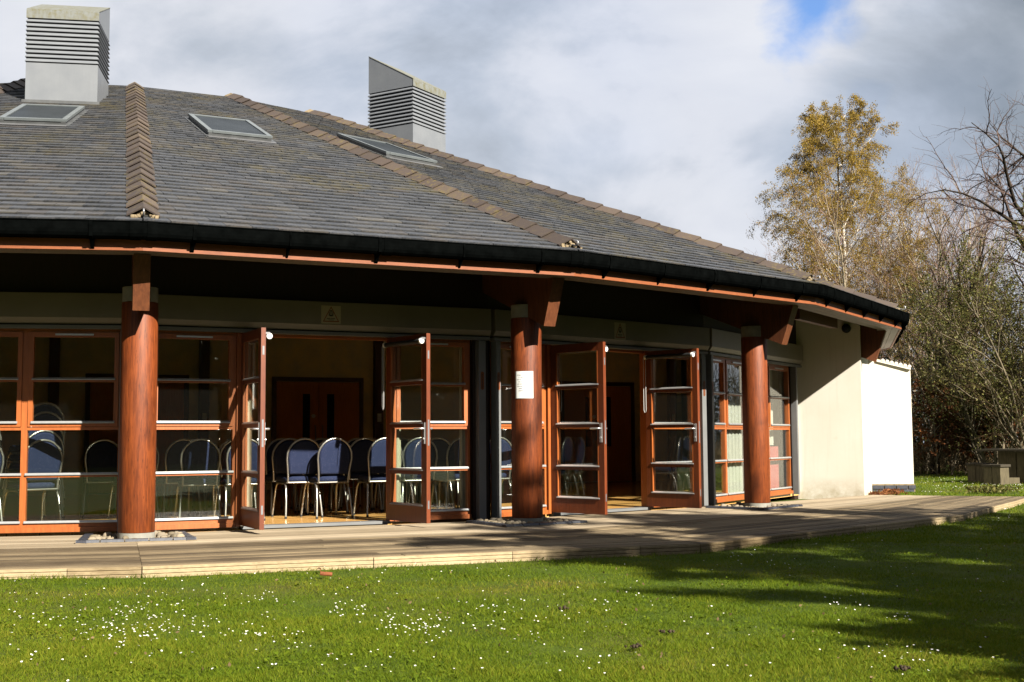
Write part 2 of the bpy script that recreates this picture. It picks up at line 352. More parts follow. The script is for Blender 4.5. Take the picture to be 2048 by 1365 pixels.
c = ramp(t, b, [(.3, (.045, .080, .006)), (.55, (.085, .135, .010)), (.75, (.14, .17, .020))]); c = mixc(t, ramp(t, a, [(.48, (0, 0, 0)), (.68, (.6, .6, .6))]), c, (.15, .11, .035)); c = mixc(t, ramp(t, c_, [(.4, (0, 0, 0)), (.7, (.5, .5, .5))]), c, (.05, .055, .013)); L(t, c, p.inputs['Base Color']); bump(t, p, c_, .6, .02)
o = mb.build('lawn', MAT['turf']); tag(o, 'green daisy lawn in front of the timber deck', kind='structure')

# ---- deck: boards between mitre lines at the building's corners
DIN = 14.30
DOUT = {-1: cor(-1, 17.70)[:2], 0: cor(0, 17.72)[:2], 1: cor(1, 17.70)[:2], 2: np.array([1.665, 11.20]), 3: np.array([5.44, 15.11]), 4: np.array([8.06, 19.41])}
DINN = {k: cor(k, DIN)[:2] for k in range(-1, 5)}
DINN[4] = np.array([5.86, 20.30])
deck = tag(empty('deck'), 'weathered timber deck following the curved front of the building', kind='structure')
mb = MB()
for k in range(-1, 4):
    for r0, r1 in ((0, 1),):
        q = [DINN[k]*1.0, DOUT[k], DOUT[k+1], DINN[k+1]]
        mb.prism([(*x, -.30) for x in q], [(*x, -.034) for x in q], cap=True)
mb.build('under_deck_sheet', simple('deck_underside', (.02, .015, .01), .9, .1), deck)  # one solid dark sheet below the boards, painted dark so the gaps read as shade
nb = 27
for k in range(-1, 4):
    for i in range(nb):
        f0, f1 = i/nb, (i+1)/nb; g = (.0068 if f0 > .42 else .0012)/3.4
        if k == 3:
            A0, B0 = DINN[k], DINN[k+1]
        p = [DINN[k]+(DOUT[k]-DINN[k])*(f0+g), DINN[k+1]+(DOUT[k+1]-DINN[k+1])*(f0+g), DINN[k+1]+(DOUT[k+1]-DINN[k+1])*(f1-g), DINN[k]+(DOUT[k]-DINN[k])*(f1-g)]
        cuts = [0, 1]
        if f0 > .42: cuts = [0, random.uniform(.3, .7), 1]
        org = p[0]; tx = (p[1]-p[0]); ln = np.linalg.norm(tx); tx = tx/ln; ty = np.array([-tx[1], tx[0]])
        for c0, c1 in zip(cuts[:-1], cuts[1:]):
            gg = .002/ln; e = .002
            pts = [p[0]+(p[1]-p[0])*(c0+gg), p[0]+(p[1]-p[0])*(c1-gg), p[3]+(p[2]-p[3])*(c1-gg), p[3]+(p[2]-p[3])*(c0+gg)]
            lz = [((q-org)@tx, (q-org)@ty) for q in pts]; m0 = MB(); dz = random.uniform(-.0025, .0025)
            # y grows towards the building, so order the ring anticlockwise
            m0.hexa([(lz[3][0], lz[3][1], -.03), (lz[2][0], lz[2][1], -.03), (lz[1][0], lz[1][1], -.03), (lz[0][0], lz[0][1], -.03),
                     (lz[3][0], lz[3][1], dz), (lz[2][0], lz[2][1], dz), (lz[1][0], lz[1][1], dz), (lz[0][0], lz[0][1], dz)])
            mat = Matrix(((tx[0], ty[0], 0, org[0]), (tx[1], ty[1], 0, org[1]), (0, 0, 1, 0), (0, 0, 0, 1)))
            m0.build('board', MAT['deck_grooved'] if f0 > .42 else MAT['deck_plain'], deck, mat)
# risers at the edge, ribbed
rp_prof = [(0, -.16), (0, -.004), (.022, -.004), (.022, -.024), (.014, -.029), (.022, -.034), (.022, -.056), (.014, -.061), (.022, -.066), (.022, -.088), (.014, -.093), (.022, -.098), (.022, -.16)]
for k in range(-1, 4):
    A, B = DOUT[k], DOUT[k+1]; d = B-A; ln = np.linalg.norm(d); d = d/ln; n = np.array([d[1], -d[0]]); s = 0.
    while s < ln-.02:
        e = min(ln, s+random.choice([.9, 1.2, 1.8, 1.8])); e = ln if ln-e < .3 else e; m0 = MB(); jx = random.uniform(-.003, .004)
        m0.prism([(*(A+d*(s+.003)+n*(o+jx)), z) for o, z in rp_prof], [(*(A+d*(e-.003)+n*(o+jx)), z) for o, z in rp_prof])
        m0.build('riser_board', MAT['riser_wood'], deck); s = e
# end riser on the far right
m0 = MB(); A, B = DOUT[4], DINN[4]; m0.prism([(*A, -.16), (*A, -.004), (*(A+np.array([.01, .03])), -.004), (*(A+np.array([.01, .03])), -.16)], [(*B, -.16), (*B, -.004), (*(B+np.array([.01, .03])), -.004), (*(B+np.array([.01, .03])), -.16)]); m0.build('riser_board', MAT['riser_wood'], deck)

# ---------------------------------------------------------------- the pavilion
pav = tag(empty('pavilion', (C0[0], C0[1], 0)), 'low round timber pavilion with slate roof, red columns and folding glass doors', 'building')
pav.location = (0, 0, 0)
def bpart(name, mb, mats, parent=None, **kw): return mb.build(name, mats, parent or pav, **kw)

# roof body: underlay and deck of the whole cone, slightly under the slates
mb = MB()
for k in range(-4, 18):
    def pr(r): return Z_EAVE+(RE-r)*(Z_RIM-Z_EAVE)/(RE-RT)
    prof = [(15.86, pr(15.86)-.012), (RT-.05, Z_RIM+.0), (RT-.05, Z_RIM-.16), (15.86, pr(15.86)-.15)]
    sweep(mb, k, k+1, prof, 0)
for k in range(-4, 18):
    sweep(mb, k, k+1, [(RT-.05, Z_RIM-.02), (1.0, Z_RIM-1.4), (1.0, Z_RIM-1.5), (RT-.05, Z_RIM-.15)], 0)
roof = bpart('roof', mb, simple('roof_felt', (.022, .023, .025), .8, .2)); roof['label'] = 'shallow grey slate cone roof'
# soffit lining under the eaves (dark) and pale boards next to the fascia
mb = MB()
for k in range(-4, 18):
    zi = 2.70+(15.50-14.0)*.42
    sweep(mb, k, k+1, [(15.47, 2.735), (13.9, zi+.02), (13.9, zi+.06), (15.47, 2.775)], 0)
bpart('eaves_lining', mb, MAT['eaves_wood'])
for k in range(-2, 7):
    for j in range(3):
        r1 = 15.83-j*.118; r0 = r1-.112; m0 = MB(); sweep(m0, k, k+1, [(r0, 2.705), (r0, 2.722), (r1, 2.722), (r1, 2.705)]); bpart('soffit_board', m0, MAT['soffit_wood'])
    m0 = MB(); sweep(m0, k, k+1, [(15.835, Z_FASB), (15.835, 2.90), (15.865, 2.90), (15.865, Z_FASB)]); bpart('fascia', m0, MAT['fascia_wood'])
    # gutter: deep half round
    prof = []; cx, cz, ra = 15.932, 2.868, .064
    for i in range(9):
        a = math.pi*(i/8); prof.append((cx-ra*math.cos(a), cz-1.35*ra*math.sin(a)))
    out = [(cx+ra, 2.944), (cx+ra+.008, 2.944), (cx+ra+.008, 2.934), (cx+ra, 2.934)]
    inner = [(cx+(ra-.005)*math.cos(math.pi*i/8), cz-1.35*(ra-.005)*math.sin(math.pi*i/8)) for i in range(9)]
    ring = [(cx-ra, 2.93)]+prof+[(cx+ra, 2.944), (cx+ra-.005, 2.944)]+inner+[(cx-ra+.005, 2.93)]
    m0 = MB(); sweep(m0, k, k+1, ring); g = bpart('gutter', m0, MAT['gutter_plastic'])
    # beading along the front lip
    m0 = MB(); sweep(m0, k, k+1, [(cx+ra-.004, 2.936), (cx+ra-.004, 2.946), (cx+ra+.007, 2.946), (cx+ra+.007, 2.936)]); bpart('lip', m0, MAT['gutter_plastic'], g)
    a_, t_, n_, l_ = facet(k, cx)
    ns = 5
    for i in range(ns):
        s = l_*(i+.5)/ns; F = fr(k, cx); m0 = MB()
        pr_ = [(-.068, 2.84), (.066, 2.94), (.078, 2.90), (.060, 2.80), (0, 2.768), (-.05, 2.71), (-.068, 2.70)]
        w2 = .008 if i % 2 else .016
        m0.prism([F(s-w2, o, z) for o, z in pr_], [F(s+w2, o, z) for o, z in pr_]); bpart('gutter_bracket', m0, MAT['gutter_plastic'], g)
    F = fr(k, cx)
    for s in (.07, l_*.52, l_-.07):
        m0 = MB(); ring2 = [((-.0685)*math.cos(math.pi*i/8), cz-1.38*.067*math.sin(math.pi*i/8)) for i in range(9)]
        m0.prism([F(s-.045, o, z) for o, z in ring2+[(.069, 2.948), (-.069, 2.93)]], [F(s+.045, o, z) for o, z in ring2+[(.069, 2.948), (-.069, 2.93)]]); bpart('gutter_joint', m0, MAT['gutter_plastic'], g)

# slates
cands = []; OPEN = []      # OPEN: cut-outs (k, s0, s1, w0, w1) for chimneys and skylights
SKYL = {0: (2.01, 2.84, 5.80, 7.25), 1: (1.71, 2.59, 5.75, 7.25), 2: (1.32, 2.26, 5.66, 7.05), 3: (1.10, 2.00, 5.60, 7.00), -1: (1.9, 2.8, 5.8, 7.2)}
CHIM = {0: (1.84, 2.88, 8.16, 9.28), 3: (1.84, 2.88, 8.57, 9.66)}
for k, q in SKYL.items(): OPEN.append((k, q[0]-.04, q[1]+.04, q[2]-.02, q[3]+.05))
for k, q in CHIM.items(): OPEN.append((k, *q))
GA, SW = .19, .252
for k in range(-1, 6):
    a, t_, w_, n_, le, lt, wt = roof_frame(k)
    tap = (le-lt)/2/wt; rows = int(wt/GA)+1
    for j in range(rows):
        w0 = j*GA-.025; w1 = w0+.235
        if w0 > wt-.05: continue
        w1 = min(w1, wt)
        x = (-.5 if j % 2 else 0)*SW + random.uniform(-.012, .012)+ .03*((j*7) % 5-2)*.2
        while x < le:
            s0, s1 = x+.0035, x+SW-.0035; x += SW
            la0, ra0, la1, ra1 = tap*w0, le-tap*w0, tap*w1, le-tap*w1
            if s1 < la0+.02 or s0 > ra0-.02: continue
            full = s0 >= la1 and s1 <= ra1
            b0, b1 = max(s0, la0), min(s1, ra0); c0, c1 = max(s0, la1), min(s1, ra1)
            if c1 < c0: c0 = c1 = (c0+c1)/2
            if any(kk == k and b0 > q0-.03 and b1 < q1+.03 and w0 > q2+.02 and w1 < q3-.02 for kk, q0, q1, q2, q3 in OPEN): continue
            ctr = a+t_*((b0+b1)/2)+w_*(w0+.1); u, v, zz = project(ctr)
            # projected area of the visible part
            ps = [project(a+t_*q+w_*ww)[:2] for q, ww in ((b0, w0), (b1, w0), (b1, w0+GA), (b0, w0+GA))]
            ar = abs(sum(ps[i][0]*ps[(i+1) % 4][1]-ps[(i+1) % 4][0]*ps[i][1] for i in range(4)))/2
            vis = -20 < u < 2060 and -5 < v < 1365 and k < 3
            cands.append((ar if vis else -1, k, full, b0, b1, c0, c1, w0, w1))
cands.sort(key=lambda q: -q[0])
def slate_verts(b0, b1, c0, c1, w0, w1, jt, dh):
    h0, h1 = .024+dh, .003; th = .014
    return [(b0, w0+jt, h0-th), (b1, w0-jt, h0-th), (c1, w1, h1-th), (c0, w1, h1-th), (b0, w0+jt, h0), (b1, w0-jt, h0), (c1, w1, h1), (c0, w1, h1)]
shared = []
for q in range(6):
    m0 = MB(); m0.hexa(slate_verts(0, SW-.003, 0, SW-.003, 0, .235, random.uniform(-.002, .002), random.uniform(-.001, .003)))
    me = bpy.data.meshes.new('slate'); me.from_pydata(m0.v, [], m0.f); me.materials.append(MAT['slate']); shared.append(me)
mass = MB(); att = []
frames = {k: roof_frame(k) for k in range(-1, 6)}
for idx, (ar, k, full, b0, b1, c0, c1, w0, w1) in enumerate(cands):
    a, t_, w_, n_, le, lt, wt = frames[k]
    if idx < 300:
        org = a+t_*b0+w_*w0; slip = random.uniform(-.006, .004); org = org+w_*slip
        mat = Matrix([[t_[i], w_[i], n_[i], org[i]] for i in range(3)]+[[0, 0, 0, 1]])
        if full and w1-w0 > .23: o = link_mesh('slate', random.choice(shared), roof, mat)
        else:
            m0 = MB(); m0.hexa([(x-b0, y-w0, z) for x, y, z in slate_verts(b0, b1, c0, c1, w0, w1, 0, 0)]); o = m0.build('slate', MAT['slate'], roof, mat)
    else:
        vv = slate_verts(b0, b1, c0, c1, w0+random.uniform(-.005, .004), w1, random.uniform(-.002, .002), random.uniform(-.001, .003))
        mass.hexa([a+t_*x+w_*y+n_*z for x, y, z in vv]); att += [random.random()]*6
o = mass.build('slates', MAT['slate'], roof, attr=att); o['kind'] = 'stuff'

# hip tiles
def hip_tile_mesh():
    m0 = MB(); ln = .45; hw = .150; dr = .072; th = .014
    # local: x up the hip, y across, z up; lower end slightly raised so that it laps the tile below
    for x0, x1, l0, l1 in ((0, ln, .016, -.012),):
        A = [(x0, -hw, -dr+l0), (x0, 0, .012+l0), (x0, hw, -dr+l0), (x0, hw, -dr+l0-th), (x0, 0, .012+l0-th), (x0, -hw, -dr+l0-th)]
        B = [(x1, -hw*.98, -dr+l1), (x1, 0, .012+l1), (x1, hw*.98, -dr+l1), (x1, hw*.98, -dr+l1-th), (x1, 0, .012+l1-th), (x1, -hw*.98, -dr+l1-th)]
        m0.add(A+B, [(0, 1, 7, 6), (1, 2, 8, 7), (2, 3, 9, 8), (3, 4, 10, 9), (4, 5, 11, 10), (5, 0, 6, 11), (5, 4, 1, 0), (4, 3, 2, 1), (6, 7, 10, 11), (7, 8, 9, 10)])
    me = bpy.data.meshes.new('hip_tile'); me.from_pydata(m0.v, [], m0.f); me.materials.append(MAT['hip_tile']); return me
HT = hip_tile_mesh()
for k in range(-1, 6):
    A = cor(k, RE-.02, Z_EAVE); B = cor(k, RT, Z_RIM); d = B-A; ln = np.linalg.norm(d); d /= ln; y = np.cross([0, 0, 1], d); y /= np.linalg.norm(y); z = np.cross(d, y)
    n = 29
    for i in range(n):
        q = A+d*(.13+i*(ln-.35)/n)+z*(.085)+y*random.uniform(-.006, .006)
        ya = y*math.cos(.02*random.uniform(-1, 1))
        mat = Matrix([[d[j], y[j], z[j], q[j]] for j in range(3)]+[[0, 0, 0, 1]]) @ Matrix.Rotation(random.uniform(-.012, .012), 4, 'Z')
        link_mesh('hip_tile', HT, roof, mat)
    # mortar bedding below the tiles and at the foot
    m0 = MB(); m0.prism([A+d*.16-y*.12-z*.005, A+d*.16+y*.12-z*.005, A+d*.16+y*.10+z*.018, A+d*.16+z*.075, A+d*.16-y*.10+z*.018], [B-y*.12-z*.005, B+y*.12-z*.005, B+y*.10+z*.018, B+z*.075, B-y*.10+z*.018]); m0.build('bedding', MAT['mortar'], roof)
    m0 = MB(); rr = random.Random(k)
    for i in range(16):
        s = rr.uniform(-.13, .13); h = .085*(1-abs(s)/.16); c = A+d*(.13+rr.uniform(-.05, .02))+y*s+z*(h*rr.uniform(.15, .75)); q = rr.uniform(.020, .036)
        pts = [c+np.array([math.cos(a_)*math.cos(b_), math.sin(a_)*math.cos(b_), math.sin(b_)])*q*rr.uniform(.7, 1.1) for b_ in (-.7, .7) for a_ in (0, 1.57, 3.14, 4.71)]
        m0.add(pts, [(3, 2, 1, 0), (4, 5, 6, 7), (0, 1, 5, 4), (1, 2, 6, 5), (2, 3, 7, 6), (3, 0, 4, 7)], 0, True)
    m0.build('mortar_end', MAT['mortar'], roof)
    m0 = MB(); e = A+d*.06+z*.02; m0.tube([e+d*.1+z*.03, e-d*.02+z*.03, e-d*.06+z*.055, e-d*.05+z*.085, e-d*.02+z*.09], .009, 6); m0.build('hip_iron', MAT['steel_dull'], roof)

# far hip run beyond the opening in the cone, shade painted into its colour
mb = MB()
for i in range(5):
    c = np.array([-9.02+.29*i*1.0, 22.6, 7.16+.045*i]); mb.prism([c+np.array([0, 0, -.5]), c+np.array([0, 0, .0]), c+np.array([.22, 0, .05]), c+np.array([.3, 0, .03]), c+np.array([.3, 0, -.5])], [c+np.array([0, .3, -.5]), c+np.array([0, .3, .0]), c+np.array([.22, .3, .05]), c+np.array([.3, .3, .03]), c+np.array([.3, .3, -.5])])
bpart('far_ridge', mb, simple('shaded_tile', (.03, .03, .034), .7, .2))

# skylights
for k, (s0, s1, w0, w1) in SKYL.items():
    a, t_, w_, n_, *_ = roof_frame(k); G = lambda s, w, h: a+t_*s+w_*w+n_*h
    m0 = MB(); m0.box(s0-.05, s1+.05, w0-.10, w1+.06, -.01, .022, 0, G); m0.box(s0, s1, w0, w1, .02, .062, 0, G)
    sk = bpart('skylight', m0, MAT['skylight_flashing'])
    for q in ((s0-.012, s0+.055, w0, w1), (s1-.055, s1+.012, w0, w1), (s0+.055, s1-.055, w0-.008, w0+.06), (s0+.055, s1-.055, w1-.06, w1+.008)):
        m0 = MB(); m0.box(*q, .060, .092, 0, G); bpart('frame', m0, MAT['skylight_frame'], sk)
    m0 = MB(); m0.box(s0+.055, s1-.055, w0+.06, w1-.06, .062, .080, 0, G); bpart('pane', m0, MAT['skylight_glass'], sk)
    m0 = MB(); m0.box(s0-.03, s1+.03, w0-.16, w0-.10, .020, .026, 0, G); bpart('apron', m0, MAT['steel_dull'], sk)

# chimneys: louvred ventilation towers with a lid that slopes up and back
for k, (s0, s1, w0, w1) in CHIM.items():
    a, t_, w_, n_, *_ = roof_frame(k); o_ = np.array([-n_[0], -n_[1], 0]); o_ /= np.linalg.norm(o_)   # inward, horizontal
    base = a+t_*s0+w_*w0; dpt = (w1-w0)*math.cos(math.asin(w_[2])); wid = s1-s0
    def G(x, y, z): q = base+t_*x+o_*y; return np.array([q[0], q[1], z])
    zf = base[2]; zl0, zl1, zt0, zt1 = 6.64, 7.32, 7.46, (8.03 if k else 7.89)
    m0 = MB(); m0.box(0, wid, 0, dpt, zf-.5, zl0, 0, G)
    lab = 'pale grey louvred roof vent'; ch = bpart('chimney', m0, MAT['chimney_paint']); ch['label'] = lab
    m0 = MB(); m0.box(.05, wid-.05, .05, dpt-.05, zl0-.01, zl1+.02, 0, G); bpart('core', m0, MAT['black_slot'], ch)
    nl = 10; ph = (zl1-zl0)/nl
    for i in range(nl):
        z0 = zl0+i*ph+.018; m0 = MB()
        # each louvre: a ring of four sloping blades
        lo = [(-.012, -.012), (wid+.012, -.012), (wid+.012, dpt+.012), (-.012, dpt+.012)]; hi = [(.02, .02), (wid-.02, .02), (wid-.02, dpt-.02), (.02, dpt-.02)]
        r1 = [G(x, y, z0) for x, y in lo]; r2 = [G(x, y, z0+.012) for x, y in lo]; r3 = [G(x, y, z0+ph-.014) for x, y in hi]; r4 = [G(.06 if x < .5 else wid-.06, .06 if y < .5 else dpt-.06, z0) for x, y in hi]
        m0.strip([r4, r1, r2, r3], True, 0, False, False); bpart('louvre', m0, MAT['chimney_paint'], ch)
    m0 = MB(); m0.hexa([G(0, 0, zl1+.012), G(wid, 0, zl1+.012), G(wid, dpt, zl1+.012), G(0, dpt, zl1+.012), G(0, 0, zt0-.005), G(wid, 0, zt0-.005), G(wid, dpt, zt1), G(0, dpt, zt1)]); bpart('hood', m0, MAT['chimney_paint'], ch)
    m0 = MB(); m0.hexa([G(-.006, -.012, zl1+.006), G(wid+.006, -.012, zl1+.006), G(wid+.006, -.001, zl1+.006), G(-.006, -.001, zl1+.006), G(-.006, -.012, zt0), G(wid+.006, -.012, zt0), G(wid+.006, -.001, zt0+.004), G(-.006, -.001, zt0+.004)])
    m0.hexa([G(-.006, 0, zt0+.002), G(wid+.006, 0, zt0+.002), G(wid+.006, dpt, zt1+.002), G(-.006, dpt, zt1+.002), G(-.006, 0, zt0+.012), G(wid+.006, 0, zt0+.012), G(wid+.006, dpt, zt1+.012), G(-.006, dpt, zt1+.012)]); bpart('lid', m0, MAT['chimney_lip'], ch)
    m0 = MB(); m0.box(-.04, wid+.04, -.05, dpt, zf-.03, zf+.03, 0, G); bpart('flashing', m0, MAT['skylight_flashing'], ch)

# ---- hip rafters, columns
PIL = (0, 1, 2, 3)
for k in range(-1, 6):
    e_r = np.array([math.cos(PHI+k*AL), math.sin(PHI+k*AL)]); tt = np.array([-e_r[1], e_r[0]])
    off = .32 if k == 4 else 0
    def G(r, s, z): q = C0+e_r*r+tt*(s+off); return (q[0], q[1], z)
    prof = [(15.40, 2.185), (15.585, 2.700), (15.0, 2.93), (14.0, 3.33), (13.9, 3.33), (13.9, 2.785), (14.0, 2.745)]
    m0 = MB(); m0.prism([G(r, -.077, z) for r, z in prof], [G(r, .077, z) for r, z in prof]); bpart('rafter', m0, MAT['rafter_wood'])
for k in PIL:
    c = cor(k, RP)
    m0 = MB(); rings = []
    for z, r in ((.068, .171), (.072, .1735), (1.2, .1735), (2.30, .1735), (2.307, .171)): rings.append([(c[0]+r*math.cos(a), c[1]+r*math.sin(a), z) for a in np.linspace(0, 2*math.pi, 49)[:-1]])
    m0.strip(rings); pl = bpart('column', m0, MAT['pillar_wood'])
    m0 = MB(); m0.strip([[(c[0]+.176*math.cos(a), c[1]+.176*math.sin(a), z) for a in np.linspace(0, 2*math.pi, 33)[:-1]] for z in (-.05, .066)]); bpart('foot', m0, MAT['concrete'], pl)
    m0 = MB(); m0.strip([[(c[0]+.170*math.cos(a), c[1]+.170*math.sin(a), z) for a in np.linspace(0, 2*math.pi, 33)[:-1]] for z in (2.309, 2.455)]); bpart('capital', m0, MAT['concrete'], pl)
    m0 = MB(); m0.strip([[(c[0]+.06*math.cos(a), c[1]+.06*math.sin(a), z) for a in np.linspace(0, 2*math.pi, 17)[:-1]] for z in (2.45, 2.9)]); bpart('post', m0, MAT['steel_dull'], pl)

# timber beam under the eaves beside the wing wall
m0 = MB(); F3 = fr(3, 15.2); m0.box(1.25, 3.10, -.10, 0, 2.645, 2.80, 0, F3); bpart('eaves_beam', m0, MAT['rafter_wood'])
# ---- walls
mb = MB()
for k in range(-4, 18):
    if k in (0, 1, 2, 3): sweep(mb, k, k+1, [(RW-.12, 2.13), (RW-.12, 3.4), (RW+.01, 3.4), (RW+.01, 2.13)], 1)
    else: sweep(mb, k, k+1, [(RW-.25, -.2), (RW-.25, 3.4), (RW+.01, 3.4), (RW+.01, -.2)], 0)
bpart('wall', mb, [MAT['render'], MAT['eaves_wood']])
# piers inside the corner between bays
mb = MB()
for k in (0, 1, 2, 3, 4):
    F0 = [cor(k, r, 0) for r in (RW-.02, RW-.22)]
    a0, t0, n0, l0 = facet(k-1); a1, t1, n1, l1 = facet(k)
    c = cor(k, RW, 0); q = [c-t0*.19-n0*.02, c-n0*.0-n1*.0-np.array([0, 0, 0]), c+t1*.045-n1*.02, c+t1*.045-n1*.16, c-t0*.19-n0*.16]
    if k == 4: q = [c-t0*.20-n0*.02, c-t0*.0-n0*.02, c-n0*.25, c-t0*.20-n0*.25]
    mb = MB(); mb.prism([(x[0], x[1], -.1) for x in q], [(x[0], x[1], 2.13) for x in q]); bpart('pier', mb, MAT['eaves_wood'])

# windows and doors -------------------------------------------------------------
WD, AL_, GL = MAT['frame_wood'], MAT['aluminium'], MAT['glass']
def glazing_bar(F, s0, s1, z, parent, out=.0, name='bar', back=False):
    m0 = MB(); pr = [(out-.004, z-.013), (out+.022, z-.013), (out+.022, z-.006), (out+.012, z+.010), (out-.004, z+.012)]
    m0.prism([F(s0-.012, o, zz) for o, zz in pr], [F(s1+.012, o, zz) for o, zz in pr]); return bpart(name, m0, AL_, parent)
def window(k, s0, s1, name='window', vent=True, F=None):
    """casement over fixed light, two panes each, between s0 and s1"""
    F = F or fr(k); sb = .030; m0 = MB()
    zb, zt = .032, Z_HEAD
    m0.box(s0, s0+.03, -.07, 0, zb, zt, 0, F); m0.box(s1-.03, s1, -.07, 0, zb, zt, 0, F)
    m0.box(s0+.03, s1-.03, -.07, .001, zt-.03, zt, 0, F); m0.box(s0+.03, s1-.03, -.07, .002, zb, BARS[3]-.012, 0, F); m0.box(s0+.001, s1-.001, -.03, .035, zb-.004, zb+.045, 0, F)
    m0.box(s0+.03, s1-.03, -.07, .001, BARS[1]-.082, BARS[1]-.050, 0, F)
    w = bpart(name, m0, WD)
    # opening sash above
    c0, c1 = s0+.033, s1-.033; zs = BARS[1]-.046; m0 = MB()
    m0.box(c0, c0+.045, -.05, .012, zs, zt-.033, 0, F); m0.box(c1-.045, c1, -.05, .012, zs, zt-.033, 0, F)
    m0.box(c0+.045, c1-.045, -.05, .011, zs, BARS[1]-.010, 0, F); m0.box(c0+.045, c1-.045, -.05, .011, zt-.085, zt-.033, 0, F)
    m0.box(c0+.045, c1-.045, -.05, .006, BARS[0]-.032, BARS[0]-.008, 0, F); bpart('sash', m0, WD, w)
    m0 = MB(); m0.box(s0+.03, s1-.03, -.05, .006, BARS[2]-.034, BARS[2]-.008, 0, F); bpart('transom', m0, WD, w)
    for z0, z1, e in ((BARS[0], zt-.085, .075), (BARS[1], BARS[0]-.03, .075), (BARS[2], BARS[1]-.08, .03), (BARS[3], BARS[2]-.03, .03)):
        m0 = MB(); m0.box(s0+e, s1-e, -.030, -.024, z0-.01, z1+.004, 0, F); bpart('pane', m0, GL, w)
    for z, e in ((BARS[0], .078), (BARS[1], .078), (BARS[2], .03), (BARS[3], .03)): glazing_bar(F, s0+e, s1-e, z, w, .010 if e > .05 else .0)
    if vent:
        mid = (s0+s1)/2; m0 = MB(); m0.box(mid-.19, mid+.19, .011, .026, zt-.068, zt-.050, 0, F); bpart('vent', m0, AL_, w)
    return w
UN = [.060, 1.045, 1.945, 2.845, 3.80]
# bay 0: four windows; bays 1 and 2: window, double door, window; bay 3: four windows
for s0, s1 in zip(UN[:-1], UN[1:]):
    window(0, s0+.07, s1+.07)
U3 = [.03, .79, 1.70, 2.60, 3.62]
for s0, s1 in zip(U3[:-1], U3[1:]): window(3, s0, s1)
for k in (1, 2):
    window(k, .13 if k == 1 else .09, 1.03 if k == 1 else .945); window(k, 2.84, 3.79 if k == 1 else 3.80)
def doorset(k, s0, s1):
    F = fr(k); m0 = MB()
    m0.box(s0, s0+.055, -.09, .03, .03, Z_HEAD-.004, 0, F); m0.box(s1-.055, s1, -.09, .03, .03, Z_HEAD-.004, 0, F); m0.box(s0+.055, s1-.055, -.09, .0, Z_HEAD-.034, Z_HEAD-.004, 0, F)
    bpart('door_frame', m0, WD)
    m0 = MB(); m0.box(s0+.055, s1-.055, -.10, .05, .004, .036, 0, F); bpart('threshold', m0, MAT['rail_paint'])
doorset(1, 1.035, 2.835); doorset(2, .955, 2.835)
